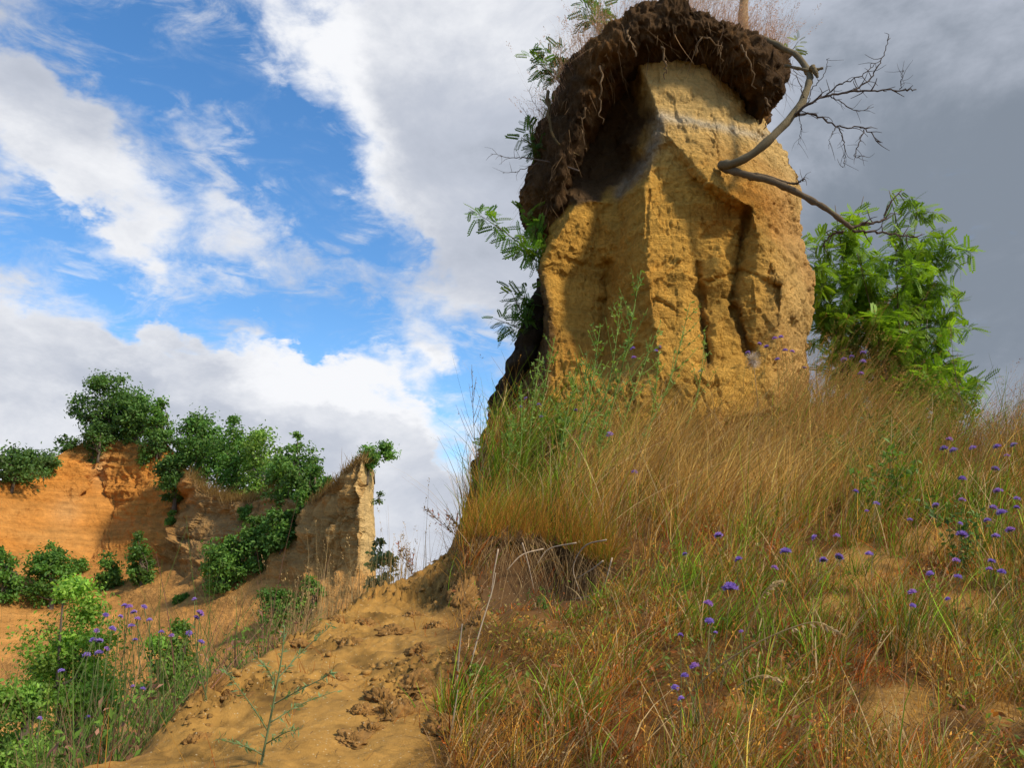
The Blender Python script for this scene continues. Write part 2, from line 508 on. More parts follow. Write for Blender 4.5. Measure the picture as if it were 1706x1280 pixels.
_A = _k(((tw[:, None, :2] - tw[None, :, :2]) ** 2).sum(-1)) + np.eye(len(tw)) * 0.02
_Pm = np.concatenate([np.ones((len(tw), 1)), tw[:, :2]], 1)
_S = np.block([[_A, _Pm], [_Pm.T, np.zeros((3, 3))]])
_w = np.linalg.solve(_S, np.concatenate([tw[:, 2], np.zeros(3)]))
def rbf(x, y):
    x, y = np.asarray(x, float), np.asarray(y, float)
    sh = x.shape
    x, y = x.ravel(), y.ravel()
    o = np.empty(len(x))
    for s in range(0, len(x), 40000):
        a, b = x[s:s + 40000], y[s:s + 40000]
        r2 = (a[:, None] - tw[None, :, 0]) ** 2 + (b[:, None] - tw[None, :, 1]) ** 2
        o[s:s + 40000] = _k(r2) @ _w[:-3] + _w[-3] + _w[-2] * a + _w[-1] * b
    return o.reshape(sh)
EY = np.array([-4, 0.5, 2.1, 2.3, 3.3, 4.6, 5.5, 6.2, 7.0, 8.0, 10, 14, 20])
EX = np.array([-1.6, -1.3, -1.07, -0.98, -0.955, -0.72, -0.36, -0.20, -0.10, 0.05, 0.3, 0.3, 0.3])
def zsmooth(x, y):
    x, y = np.asarray(x, float), np.asarray(y, float)
    xe = np.interp(y, EY, EX)
    d = xe - x
    z = rbf(np.maximum(x, xe - 0.1), np.clip(y, -4, 16))
    dd = np.maximum(d, 0)
    st = 1.25 + 1.6 * sstep(4.9, 6.2, y)
    z = z - (0.42 * dd + st * (1 - np.exp(-np.maximum(np.sqrt(dd * dd + 0.006) - 0.077, 0) / 0.9)) * 0.9)
    z = np.maximum(z, -5.9)
    # the scarp: a small slip has left a step with a hollow beneath the turf
    ys = 4.12 + 0.14 * np.sin(x * 3.1 + 0.5) + 0.08 * np.sin(x * 8.0)
    win = sstep(-0.42, -0.15, x) * (1 - sstep(0.25, 0.75, x))
    s = sstep(-0.10, 0.16, y - ys)
    z = z + win * (0.14 * s - 0.17 * np.exp(-((y - ys + 0.12) / 0.24) ** 2) + 0.08 * np.exp(-((y - ys - 0.25) / 0.2) ** 2))
    # second little scarp lower down, by the leaning dry stalk
    y2 = 2.95 + 0.1 * np.sin(x * 6)
    w2 = np.exp(-((x + 0.12) / 0.22) ** 2)
    z = z + w2 * (0.07 * sstep(-0.05, 0.06, y - y2) - 0.05 * np.exp(-((y - y2 + 0.06) / 0.1) ** 2))
    return z
def in_sand(px, py):
    """1 on the bare sand at the left, 0 in the grass"""
    edge = np.interp(py, [880, 930, 1000, 1060, 1120, 1200, 1280], [770, 775, 770, 760, 745, 730, 760])
    return 1 - sstep(-35, 35, px - edge + 40 * fbm(np.stack([px / 60, py / 60, np.zeros_like(px)], -1), 3, 5))
PATCH = [(1450, 945, 95, 38), (1500, 1185, 75, 55), (1600, 800, 120, 30), (1545, 905, 60, 30), (1620, 1010, 60, 25), (1240, 1180, 40, 26), (1390, 1010, 70, 20), (1680, 1190, 40, 40), (1560, 1100, 50, 18), (860, 1150, 50, 25)]
def bare(px, py):
    b = in_sand(px, py)
    wob = fbm(np.stack([px / 45, py / 45, np.full_like(px, 3.3)], -1), 3, 9)
    for cx, cy, rx, ry in PATCH:
        b = np.maximum(b, 1 - sstep(0.6, 1.15, np.hypot((px - cx) / rx, (py - cy) / ry) + 0.35 * wob))
    return b
def zt(x, y):
    x, y = np.asarray(x, float), np.asarray(y, float)
    z = zsmooth(x, y)
    p = np.stack([x, y, np.zeros_like(x)], -1)
    z = z + 0.035 * fbm(p * 2.3, 4, 1)
    return z
def zfine(x, y):
    z = zt(x, y)
    p = np.stack([x, y, np.zeros_like(x)], -1)
    px, py = pix(np.stack([x, y, z], -1))
    sand = in_sand(px, py)
    # crumbled clods: lumpy where the ridge breaks, smooth run-out sand between
    lump = np.clip(fbm(p * 3.1 + 7, 3, 21) * 1.6 + 0.12, 0, 1)
    ridge = np.exp(-((np.interp(y, EY, EX) - x + 0.16) / (0.22 + 0.25 * sstep(3.0, 4.0, y))) ** 2)
    lump = np.clip(lump * 1.2 + 0.55 * ridge * (y > 2.2) * (0.5 + fbm(p * 4, 3, 22)), 0, 1)
    pw = p + 0.05 * np.stack([noise3(p * 11, 91), noise3(p * 11, 92), 0 * x], -1)
    cl = np.abs(fbm(pw * 9, 2, 31)) * 0.5 + np.abs(noise3(pw * 27, 33)) * 0.35 + np.abs(noise3(pw * 70, 35)) * 0.25
    z = z + sand * lump * (1 + 0.7 * sstep(3.0, 3.8, y)) * (0.060 * (0.55 - cl) + 0.02 * fbm(p * 60, 3, 41))
    z = z + sand * (0.012 * fbm(p * 6.5, 3, 55) + 0.012 * np.minimum(fbm(p * 11 + 5, 3, 56), 0.05)) + 0.006 * fbm(p * 16, 3, 51) + (1 - sand) * 0.02 * fbm(p * 9, 3, 61)
    # wind and run-off ripples down the loose sand
    z = z + sand * 0.004 * np.sin((x * 5 + y * 26 + 3 * fbm(p * 3, 2, 71)))
    return z
def seq(a, b, d): return np.linspace(a, b, max(2, int(round(abs(b - a) / d))), endpoint=False)
gx = np.concatenate([seq(-16, -5, 0.4), seq(-5, -1.5, 0.06), seq(-1.5, 0.5, 0.0085), seq(0.5, 4.0, 0.022), seq(4, 7, 0.06), seq(7, 16.1, 0.4)])
gy = np.concatenate([seq(-5, 1.4, 0.16), np.exp(seq(math.log(1.4), math.log(8.5), 0.0042)), seq(8.5, 20.2, 0.2)])
GX, GY = np.meshgrid(gx, gy)
GZ = zfine(GX, GY)
gpx, gpy = pix(np.stack([GX, GY, GZ], -1))
SANDC, LITTER, DARK = np.array((0.345, 0.185, 0.044)), np.array((0.125, 0.058, 0.016)), np.array((0.085, 0.05, 0.024))  # litter brown deepened to stand in for shade between the tufts
sandm = in_sand(gpx, gpy)[..., None]
barem = bare(gpx, gpy)[..., None]
gp = np.stack([GX, GY, GZ], -1)
base = SANDC * barem + LITTER * (1 - barem)
lay = sstep(0.05, 0.5, fbm(gp * 1.7, 4, 81))[..., None]
base = base * (1 - 0.35 * lay) + np.array((0.30, 0.14, 0.035)) * 0.35 * lay
damp = sstep(0.15, 0.5, fbm(gp * 5.3, 4, 83))[..., None]
base = base * (1 - 0.42 * damp)
lmp = np.clip(fbm(np.stack([GX, GY, 0 * GX], -1) * 3.1 + 7, 3, 21) * 1.6 + 0.12, 0, 1) * (0.5 + 0.5 * sstep(2.6, 3.6, GY))
lmp = np.clip(lmp + 0.5 * np.exp(-((np.interp(GY, EY, EX) - GX + 0.16) / 0.4) ** 2) * sstep(3.0, 3.8, GY) * (0.5 + fbm(gp * 4, 3, 22)), 0, 1)[..., None]
base = base * (1 - 0.45 * lmp * sandm * sstep(-0.1, 0.3, fbm(gp * 13, 3, 87))[..., None])
dk = sstep(0.1, 0.45, fbm(gp * 9.0 + 3, 4, 85, 0.6))[..., None]
base = base * (1 - 0.35 * dk)
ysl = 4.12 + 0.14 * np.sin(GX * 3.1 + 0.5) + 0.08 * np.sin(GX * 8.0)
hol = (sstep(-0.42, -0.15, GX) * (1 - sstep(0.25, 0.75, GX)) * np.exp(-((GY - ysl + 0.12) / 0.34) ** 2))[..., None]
base = base * (1 - 0.85 * hol) + DARK * 1.1 * 0.85 * hol  # shade of the hollow beneath the lip, put into the soil colour
ny, nx = GX.shape
I = np.arange(ny * nx).reshape(ny, nx)
Q = np.stack([I[:-1, :-1], I[:-1, 1:], I[1:, 1:], I[1:, :-1]], -1).reshape(-1, 4)
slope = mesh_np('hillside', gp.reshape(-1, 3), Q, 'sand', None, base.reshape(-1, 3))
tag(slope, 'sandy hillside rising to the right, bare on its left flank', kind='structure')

# ---- wide valley ground reaching the horizon
vx = np.concatenate([-np.geomspace(4000, 30, 30), np.linspace(-28, 28, 29), np.geomspace(30, 4000, 30)])
VX, VY = np.meshgrid(vx, np.concatenate([-np.geomspace(4000, 30, 14), np.linspace(-25, 60, 35), np.geomspace(66, 5000, 30)]))
VZ = -5.6 + 0.6 * fbm(np.stack([VX / 9, VY / 9, 0 * VX], -1), 3, 3)
ny, nx = VX.shape
I = np.arange(ny * nx).reshape(ny, nx)
Q = np.stack([I[:-1, :-1], I[:-1, 1:], I[1:, 1:], I[1:, :-1]], -1).reshape(-1, 4)
vk = sstep(-0.25, 0.35, fbm(np.stack([VX / 14, VY / 14, 0 * VX], -1), 3, 8))[..., None]
vc = vk * np.array((0.22, 0.15, 0.06)) + (1 - vk) * np.array((0.09, 0.10, 0.03))
tag(mesh_np('valley_ground', np.stack([VX, VY, VZ], -1).reshape(-1, 3), Q, 'valley', None, vc.reshape(-1, 3)), kind='structure')

# ---- the far cliff: rim line and control points with their distances
RIM = [(-420, 850), (-200, 830), (0, 802), (60, 777), (110, 752), (140, 736), (200, 733), (280, 744), (300, 770), (316, 792), (340, 818),
       (380, 836), (430, 834), (455, 818), (490, 836), (520, 838), (560, 802), (588, 774), (604, 767), (621, 780)]
CC = [(-420, 850, 50), (0, 802, 59), (60, 777, 62.5), (110, 752, 65), (140, 736, 66.5), (155, 734, 67), (200, 733, 67), (280, 744, 66.5), (300, 770, 65), (316, 792, 56),
      (-420, 930, 47), (0, 905, 55), (95, 930, 58.5), (130, 830, 63.5), (150, 760, 66), (165, 790, 66.5), (150, 935, 60.5), (230, 905, 60), (270, 880, 59.5), (300, 830, 61), (230, 830, 64), (60, 850, 60.3), (20, 860, 57.8), (190, 860, 64),
      (-420, 1110, 40), (0, 1110, 44.5), (100, 1010, 52), (200, 965, 55.5), (330, 990, 47.5), (270, 930, 56.5),
      (-420, 1260, 36), (0, 1190, 38.5), (200, 1110, 41), (350, 1100, 39.5), (500, 1075, 37), (600, 1030, 36.5), (612, 1030, 41), (621, 1030, 42.5), (621, 960, 43.2), (621, 900, 43.1), (621, 1200, 40), (0, 1260, 36), (350, 1230, 34),
      (340, 818, 54.5), (380, 836, 53), (430, 834, 51.5), (455, 818, 50.5), (490, 836, 47), (520, 838, 45),
      (325, 850, 54.5), (300, 900, 55.5), (370, 860, 53.3), (400, 870, 51.7), (450, 860, 49.6), (350, 950, 49), (400, 930, 49.6), (430, 960, 46.5), (480, 900, 46.3), (350, 900, 52.5),
      (560, 802, 43), (588, 774, 41.6), (604, 767, 41.0), (621, 780, 43.0), (598, 790, 40.6), (600, 850, 40.3), (596, 960, 39.4), (612, 960, 42.5), (620, 850, 43.0),
      (585, 860, 41.2), (570, 800, 42.2), (560, 870, 41.7), (530, 870, 43.3), (505, 945, 43), (470, 1000, 42.5), (540, 960, 41), (565, 960, 40.3), (580, 940, 40.6)]
CR = [[(598, 790), (600, 850), (596, 960)], [(316, 792), (340, 818), (380, 836), (430, 834)], [(140, 736), (150, 760), (130, 830)], [(316, 792), (325, 850), (300, 900)],
      [(588, 774), (570, 800), (560, 870), (540, 960)]]
cpx = np.concatenate([np.linspace(-420, -20, 90), np.linspace(-15, 596, 520), np.linspace(597.5, 621, 30)])
tv = np.concatenate([np.linspace(0, 0.5, 240), np.linspace(0.504, 1, 90)])
rimy = np.interp(cpx, *zip(*RIM))
# crumbly rim outline
rimy = rimy + 3.0 * fbm(np.stack([cpx / 14, 0 * cpx, 0 * cpx], -1), 4, 15)
PX, TT = np.meshgrid(cpx, tv)
RY = np.broadcast_to(rimy, PX.shape)
boty = np.broadcast_to(np.interp(cpx, [-420, 0, 350, 621], [1300, 1300, 1270, 1270]), PX.shape)
PY = RY + TT * (boty - RY)
CY = blur(facets(CC, CR, PX, PY), 2)
G = P(PX, PY, CY)
N = grid_normals(G)
if (N[..., 1] > 0).mean() > 0.5: N = -N
face = sstep(0.75, 0.35, N[..., 2])[..., None]
strat = fbm(np.stack([G[..., 0] * 0.05, G[..., 1] * 0.05, G[..., 2] * 1.1 + 0.02 * G[..., 0]], -1), 5, 5, 0.6)[..., None]
gul = np.abs(fbm(np.stack([G[..., 0] * 0.55, G[..., 1] * 0.25, G[..., 2] * 0.07], -1), 4, 25))[..., None]
rough = fbm(G * 0.8, 5, 35, 0.6)[..., None]
spurw = sstep(440, 540, PX)[..., None]
chc = (0.5 * chips(G * np.array((0.35, 0.35, 0.3)), 411) + 0.22 * chips(G * np.array((0.9, 0.9, 0.8)), 421))[..., None]
G = G + N * (face * (chc + 0.7 * strat * (1 - 0.75 * spurw) + 0.6 * rough - (1.0 + 1.3 * spurw) * gul + 0.25) + (1 - face) * 0.25 * rough) * (1 - sstep(596, 606, PX)[..., None] * 0.85) * np.minimum(1, TT * 40 + 0.15)[..., None]
# colours of the beds, plus a sunlit tone for the spur's right face
orange, tan, brown, lit_cream = np.array((0.50, 0.205, 0.04)), np.array((0.46, 0.25, 0.08)), np.array((0.37, 0.21, 0.075)), np.array((0.56, 0.37, 0.15))
m = (1 - sstep(285, 330, PX + 0.25 * (PY - 850)) )[..., None]
low = sstep(900, 985, PY)[..., None]
brown = brown * (1 - spurw) + np.array((0.43, 0.25, 0.085)) * spurw
c = brown * (1 - m) + orange * m
c = c * (1 - low) + (tan * 0.55 + orange * 0.38) * low
v = fbm(np.stack([G[..., 0] * 0.12, G[..., 1] * 0.1, G[..., 2] * 0.5], -1), 5, 45)[..., None]
c = c * (1 - np.clip(v, 0, 1) * 0.8) + tan * np.clip(v, 0, 1) * 0.8
pale = (np.exp(-((PX - 165) / 16.0) ** 2) * np.exp(-((PY - 775) / 30.0) ** 2) + 0.5 * np.exp(-((PX - 110) / 25.0) ** 2) * np.exp(-((PY - 850) / 25.0) ** 2))[..., None]
c = c * (1 - 0.6 * pale) + np.array((0.55, 0.36, 0.17)) * 0.6 * pale
spur_lit = sstep(597, 601, PX)[..., None] * (1 - low)  # sunlight on the spur's right face, painted as a paler colour
c = c * (1 - spur_lit) + lit_cream * spur_lit
turf = (np.exp(-((PY - RY) / 7.0) ** 2) * (0.7 + 0.6 * fbm(G * 0.7, 3, 55)))[..., None].clip(0, 1) * sstep(290, 330, PX)[..., None]
c = c * (1 - 0.8 * turf) + np.array((0.09, 0.055, 0.028)) * 0.8 * turf
# plateau behind the rim and the hidden back of the spur
plat = []
pcol = []
rim3 = G[0]
for k, (dy, dz) in enumerate([(40, -1.0), (16, -0.4), (7, 0.2), (3, 0.25), (1.0, 0.15)]):
    q = rim3.copy()
    f = np.interp(cpx, [-420, 455, 560, 621], [1, 1, 0.35, 0.10])
    q[:, 1] += dy * f; q[:, 0] *= 1 + dy * f / rim3[:, 1] * 0.9; q[:, 2] += dz * f
    plat.append(q); pcol.append(np.tile((0.16, 0.12, 0.05), (len(q), 1)))
G2 = np.concatenate([np.array(plat), G]); c2 = np.concatenate([np.array(pcol), c])
last = G2[:, -1]
back = []
for dx, dy in ((-0.3, 2.5), (-1.5, 6), (-4, 14)):
    q = last.copy(); q[:, 0] += dx; q[:, 1] += dy
    back.append(q)
G2 = np.concatenate([G2, np.stack(back, 1)], 1); c2 = np.concatenate([c2, np.repeat(c2[:, -1:], 3, 1)], 1)
ny, nx = G2.shape[:2]
I = np.arange(ny * nx).reshape(ny, nx)
Q = np.stack([I[:-1, :-1], I[1:, :-1], I[1:, 1:], I[:-1, 1:]], -1).reshape(-1, 4)
cliff = mesh_np('eroded_cliff', G2.reshape(-1, 3), Q, 'cliff', None, c2.reshape(-1, 3))
tag(cliff, 'far orange and brown eroded sand cliff with a narrow spur at its right end', kind='structure')
CLG, CLPX, CLPY = G, PX, PY
def cliff_at(px, py):
    j = int(np.argmin(np.abs(cpx - px)))
    i = int(np.argmin(np.abs(CLPY[:, j] - py)))
    return CLG[i, j]

# ================================================================== THE TOWER
LS = [(40, 1000), (100, 955), (160, 940), (250, 912), (330, 905), (380, 912), (445, 897), (500, 908), (560, 900), (600, 886), (640, 866), (700, 850), (760, 836), (900, 826)]
RS = [(40, 1225), (100, 1262), (150, 1274), (212, 1276), (232, 1292), (256, 1311), (312, 1336), (370, 1331), (432, 1346), (470, 1356), (540, 1350), (600, 1346), (700, 1352), (900, 1360)]
TCt = [(1060, 90, 7.30), (1098, 190, 7.10), (1085, 255, 7.15), (1075, 320, 6.98), (1075, 420, 6.85), (1085, 520, 6.78), (1100, 620, 6.72), (1110, 900, 6.45),
       (1000, 110, 7.9), (960, 200, 8.0), (1020, 230, 7.85), (1050, 165, 7.62), (1045, 300, 7.6), (975, 295, 7.8), (1063, 270, 7.45), (1030, 335, 7.5), (1082, 200, 7.35),
       (1000, 360, 7.5), (965, 335, 7.36), (925, 400, 7.28), (902, 452, 7.32), (915, 520, 7.26), (912, 600, 7.2), (885, 700, 7.1),
       (985, 425, 7.58), (1010, 480, 7.66), (1005, 560, 7.52), (950, 470, 7.52), (960, 600, 7.12), (1030, 400, 7.38), (1040, 520, 7.2), (935, 540, 7.36), (1000, 640, 7.0),
       (1110, 225, 7.03), (1180, 300, 6.82), (1250, 345, 6.82), (1200, 200, 7.2), (1180, 110, 7.3), (1255, 210, 7.45), (1240, 275, 7.1), (1295, 330, 7.3), (1150, 190, 7.15), (1140, 50, 7.4), (1250, 60, 7.6),
       (1112, 246, 7.08), (1176, 320, 6.96), (1243, 364, 6.98), (1140, 360, 6.97), (1200, 400, 7.0), (1095, 300, 7.08),
       (1264, 400, 6.88), (1302, 470, 6.98), (1298, 560, 7.0), (1236, 385, 7.04), (1227, 440, 7.06), (1217, 500, 7.02), (1242, 590, 6.98),
       (1192, 450, 6.9), (1194, 540, 6.86), (1258, 465, 6.93), (1262, 540, 6.93), (1163, 450, 6.95), (1166, 515, 6.97), (1180, 605, 6.88), (1143, 450, 6.86), (1136, 530, 6.82),
       (1300, 485, 7.06), (1322, 420, 7.35), (1328, 520, 7.35), (1150, 620, 6.72), (1210, 620, 6.75), (1270, 610, 6.85),
       (1200, 700, 6.62), (1300, 680, 6.85), (1000, 720, 6.75), (1200, 900, 6.4), (1300, 900, 6.6), (960, 900, 6.6)]
TR = [[(1060, 90), (1098, 190), (1085, 255), (1075, 320), (1075, 420), (1085, 520), (1100, 620)],
      [(1110, 225), (1180, 300), (1250, 345), (1264, 400), (1302, 470), (1298, 560)],
      [(1112, 246), (1176, 320), (1243, 364)], [(1236, 385), (1227, 440), (1217, 500), (1242, 590)], [(1163, 450), (1166, 515), (1180, 605)],
      [(965, 335), (925, 400), (902, 452), (915, 520), (912, 600)], [(985, 425), (1010, 480), (1005, 560)], [(1030, 335), (1000, 360), (965, 335)]]
trow = np.linspace(66, 900, 430)
Lp = np.interp(trow, *zip(*LS)); Rp = np.interp(trow, *zip(*RS))
Lp = Lp + 3 * fbm(np.stack([trow / 18, 0 * trow, 0 * trow], -1), 4, 2)
Rp = Rp + 3 * fbm(np.stack([trow / 18, 0 * trow + 5, 0 * trow], -1), 4, 3)
for r in trow[::12]:
    TCt.append((float(np.interp(r, trow, Lp)), float(r), 7.95)); TCt.append((float(np.interp(r, trow, Rp)), float(r), 7.9))
uu = 0.5 - 0.5 * np.cos(np.linspace(0, np.pi, 380)); uu = 0.5 * uu + 0.5 * np.linspace(0, 1, 380)
TX = Lp[:, None] + (Rp - Lp)[:, None] * uu[None]
TYp = np.broadcast_to(trow[:, None], TX.shape)
wfx = 3.5 * fbm(np.stack([TX / 50, TYp / 50, 0 * TX], -1), 4, 106, 0.6); wfy = 3.5 * fbm(np.stack([TX / 50, TYp / 50, 0 * TX + 9], -1), 4, 107, 0.6)
wed = np.minimum(1, 10 * np.minimum(uu, 1 - uu))
D = facets(TCt, TR, TX + wfx * wed, TYp + wfy * wed)
D = 0.75 * blur(D, 1) + 0.25 * blur(D, 4)
D = D + 0.3 * (D - blur(D, 60)) * np.minimum(1, 12 * np.minimum(uu, 1 - uu))
# rounding near the silhouettes
e = np.minimum(uu, 1 - uu)
D = D + 0 * e
# vertical rills eroded by run-off
rl = [([(1163, 440), (1166, 515), (1176, 560), (1178, 615)], 6, 0.08), ([(1250, 350), (1234, 400), (1222, 470), (1218, 500), (1238, 560), (1248, 600)], 8, 0.09),
      ([(1012, 440), (1008, 500), (1002, 560)], 8, 0.08), ([(1080, 300), (1076, 370), (1078, 420)], 3, 0.03), ([(1300, 350), (1297, 400)], 3, 0.02), ([(1150, 420), (1085, 470)], 4, -0.03),
      ([(1070, 520), (1095, 500), (1125, 520)], 5, 0.04), ([(1180, 470), (1240, 450), (1300, 478)], 4, 0.04)]
wobx = 5 * fbm(np.stack([TX / 30, TYp / 30, 0 * TX], -1), 3, 6)
for pts, w, d in rl:
    D = D + d * np.exp(-(segdist(TX + wobx, TYp, pts) / w) ** 2)
TG = P(TX, TYp, D)
# back half
bu = np.linspace(0, 1, 60)[1:-1]
BX = Rp[:, None] + (Lp - Rp)[:, None] * bu[None]
BY = 7.93 + 1.25 * np.sqrt(np.clip(1 - (2 * bu - 1) ** 2, 0, 1))[None] * np.ones_like(BX)
BG = P(BX, np.broadcast_to(trow[:, None], BX.shape), 7.93)
BG[..., 1] = BY
FG = np.concatenate([TG, BG], 1)
FP = np.concatenate([TX, BX], 1); FQ = np.broadcast_to(trow[:, None], FP.shape)
N = grid_normals(np.concatenate([FG[:, -2:], FG, FG[:, :2]], 1))[:, 2:-2]
ctr = FG.mean(1, keepdims=True)
if ((N * (FG - ctr)).sum(-1) < 0).mean() > 0.5: N = -N
r1 = fbm(FG * 3.0, 5, 3, 0.6)[..., None]
r2 = fbm(FG * np.array((6, 6, 15)), 5, 13, 0.6)[..., None]
r3 = 1 - 2 * np.abs(fbm(FG * np.array((4, 4, 5)) + 4, 4, 23))[..., None]
pits = np.clip(noise3(FG * 16, 33) - 0.45, 0, 1)[..., None]
led = (fbm(np.stack([FG[..., 0] * 0.6, FG[..., 1] * 0.6, FG[..., 2] * 6.0], -1), 4, 43))[..., None]
cr = np.abs(fbm(FG * np.array((2.4, 2.4, 2.0)) + 9, 4, 63))[..., None]
crw = sstep(0.0, 0.4, fbm(FG * 1.3 + 20, 3, 64))[..., None]
sz_ = FG[..., 2] * 5.5 + 0.9 * fbm(FG * np.array((1.2, 1.2, 0.8)), 3, 203)
saw = ((sz_ % 1.0) - 0.5)[..., None] * sstep(0.0, 0.35, fbm(FG * 1.1 + 40, 3, 204) + 0.1)[..., None]
vcr = np.abs(fbm(np.stack([FG[..., 0] * 5, FG[..., 1] * 5, FG[..., 2] * 0.9], -1) + 17, 4, 205))[..., None]
pwp = FG + 0.06 * np.stack([fbm(FG * 3, 3, 301), fbm(FG * 3, 3, 302), fbm(FG * 3, 3, 303)], -1)
ch = 0.020 * chips(pwp * np.array((2.3, 2.3, 1.7)), 311)[..., None] + 0.017 * chips(pwp * np.array((6.0, 6.0, 5.0)), 321)[..., None] + 0.011 * chips(pwp * 14.0, 331)[..., None]
FG = FG + N * (ch + 0.03 * saw - 0.05 * np.exp(-(vcr / 0.022) ** 2) * (0.3 + crw) + 0.012 * r1 + 0.012 * r2 * (0.5 + crw) - 0.035 * pits * crw + 0.016 * led - 0.04 * crw * np.exp(-(cr / 0.03) ** 2) + 0.006 * fbm(FG * 34, 3, 53)[..., None])
# bed colours of the tower: pale loess near the top, ochre below, humus-stained hollow at the left
pale_, ochre_, deep_ = np.array((0.70, 0.475, 0.185)), np.array((0.60, 0.325, 0.062)), np.array((0.52, 0.225, 0.033))
vv = fbm(FG * np.array((0.8, 0.8, 1.6)), 5, 73)[..., None]
c = ochre_ + (deep_ - ochre_) * np.clip(vv * 1.8 + 0.15, 0, 1)
pl = (1 - sstep(150, 300, FQ - 0.35 * (FP - 1100) + 40 * vv[..., 0]))[..., None] * sstep(1040, 1080, FP)[..., None]
c = c * (1 - 0.75 * pl) + pale_ * 0.75 * pl
wl = np.exp(-(np.abs(FQ - (188 + 0.20 * (FP - 1100)) + 14 * vv[..., 0]) / 9.0) ** 2)[..., None] * sstep(1080, 1110, FP)[..., None] * (1 - sstep(1270, 1300, FP)[..., None])
c = c * (1 - 0.55 * wl) + np.array((0.62, 0.56, 0.44)) * 0.55 * wl
lit_right = sstep(1240, 1345, FP)[..., None]  # sunlit right side of the column, lightened in the colour
c = c * (1 - 0.45 * lit_right) + np.array((0.62, 0.43, 0.20)) * 0.45 * lit_right
# humus washed down from the turf over the hollow
hpoly = np.interp(FQ, [40, 110, 200, 270, 330, 370], [1055, 1062, 1085, 1060, 1010, 880])
hm = (1 - sstep(-18, 14, FP - hpoly + 22 * fbm(FG * 4, 3, 83)))[..., None] * (1 - sstep(330, 375, FQ)[..., None]) * (FP < 1200)[..., None]
c = c * (1 - hm) + np.array((0.12, 0.07, 0.032)) * (1 + 0.7 * vv) * hm
gs = np.exp(-(segdist(FP + wobx.mean(), FQ, [(1100, 200), (1095, 235), (1066, 285), (1032, 322)]) / 11.0) ** 2)[..., None]
c = c * (1 - 0.75 * gs) + np.array((0.27, 0.235, 0.19)) * 0.75 * gs
# darker brown along the rills
st = np.exp(-(segdist(FP, FQ, [(1166, 480), (1172, 540), (1178, 620)]) / 7.0) ** 2) + np.exp(-(segdist(FP, FQ, [(1222, 480), (1235, 545), (1250, 605)]) / 9.0) ** 2) \
    + 0.7 * np.exp(-(segdist(FP, FQ, [(1246, 350), (1230, 420), (1220, 480)]) / 6.0) ** 2)
st = (np.clip(st, 0, 1) * np.clip(0.75 + 0.9 * vv[..., 0], 0, 1))[..., None]
c = c * (1 - 0.7 * st) + np.array((0.10, 0.055, 0.025)) * 0.7 * st
# dark earth and roots clinging to the far left flank lower down
lf = (1 - sstep(-6, 12, FP - np.interp(FQ, [370, 480, 560, 640, 760, 900], [880, 905, 925, 915, 880, 860]) + 10 * vv[..., 0]))[..., None] * sstep(380, 430, FQ)[..., None]
c = c * (1 - 0.85 * lf) + np.array((0.07, 0.045, 0.025)) * 0.85 * lf
ny, nx = FG.shape[:2]
I = np.arange(ny * nx).reshape(ny, nx); I2 = np.roll(I, -1, 1)
Q = np.stack([I[:-1], I[1:], I2[1:], I2[:-1]], -1).reshape(-1, 4)
tower = empty('loess_tower', (0.9, 7.6, 3.0), 'tall ochre loess tower capped with dark root-filled turf', 'earth tower')
TL = np.array(tower.location)
mesh_np('rock_column', FG.reshape(-1, 3) - TL, Q, 'loess', tower, c.reshape(-1, 3))

# ---- turf cap: lofted lump overhanging the column
CT = [(866, 330), (880, 278), (905, 205), (932, 127), (968, 88), (1000, 55), (1045, 12), (1080, 8), (1130, 8), (1160, 22), (1185, 36), (1250, 52), (1290, 72), (1312, 100)]
CB = [(866, 342), (890, 374), (918, 360), (940, 290), (962, 215), (1000, 138), (1055, 84), (1110, 68), (1160, 74), (1210, 94), (1240, 124), (1272, 172), (1298, 155), (1312, 112)]
cx = np.linspace(866, 1312, 300)
Tt = np.interp(cx, *zip(*CT)) ; Bb = np.interp(cx, *zip(*CB))
Yf = np.interp(cx, [866, 905, 960, 1050, 1120, 1200, 1270, 1312], [7.75, 7.4, 7.05, 6.82, 6.85, 6.92, 7.1, 7.4])
Yb = np.interp(cx, [866, 930, 1050, 1200, 1312], [8.2, 8.8, 9.4, 9.3, 8.3])
ph = np.linspace(0, 2 * np.pi, 180, endpoint=False)
se = lambda a, p: np.sign(a) * np.abs(a) ** p
cyv = (Tt + Bb) / 2; hh = (Bb - Tt) / 2
Yc = (Yf + Yb) / 2; hd = (Yb - Yf) / 2
QX = np.broadcast_to(cx[:, None], (300, 180))
# in real space: heights are fixed at the front rim so the top is level, not stretched by perspective
fr_t = P(cx, Tt, Yf + 0.25)[:, 2]; fr_b = P(cx, Bb, Yf + 0.15)[:, 2]
zc = (fr_t + fr_b) / 2; zh = np.maximum((fr_t - fr_b) / 2, 0.03)
xs = P(1085 + (cx - 1085) * 0.965, cyv, Yf + 0.25)[:, 0]
V = np.stack([np.broadcast_to(xs[:, None], QX.shape), Yc[:, None] - hd[:, None] * se(np.cos(ph), 0.55)[None], zc[:, None] + zh[:, None] * se(np.sin(ph), 0.7)[None]], -1)
N = grid_normals(np.concatenate([V[:, -2:], V, V[:, :2]], 1))[:, 2:-2]
if ((N * (V - V.mean(1, keepdims=True))).sum(-1) < 0).mean() > 0.5: N = -N
capd = 0.14 * fbm(V * 3.2, 5, 4, 0.6) + 0.055 * (0.6 - 2 * np.abs(fbm(V * 7, 4, 14, 0.6))) + 0.03 * fbm(V * np.array((24, 24, 9)), 3, 24)
V = V + N * capd[..., None]
hc = np.array((0.10, 0.056, 0.025)) * (1 + 0.8 * fbm(V * 5, 4, 34))[..., None]
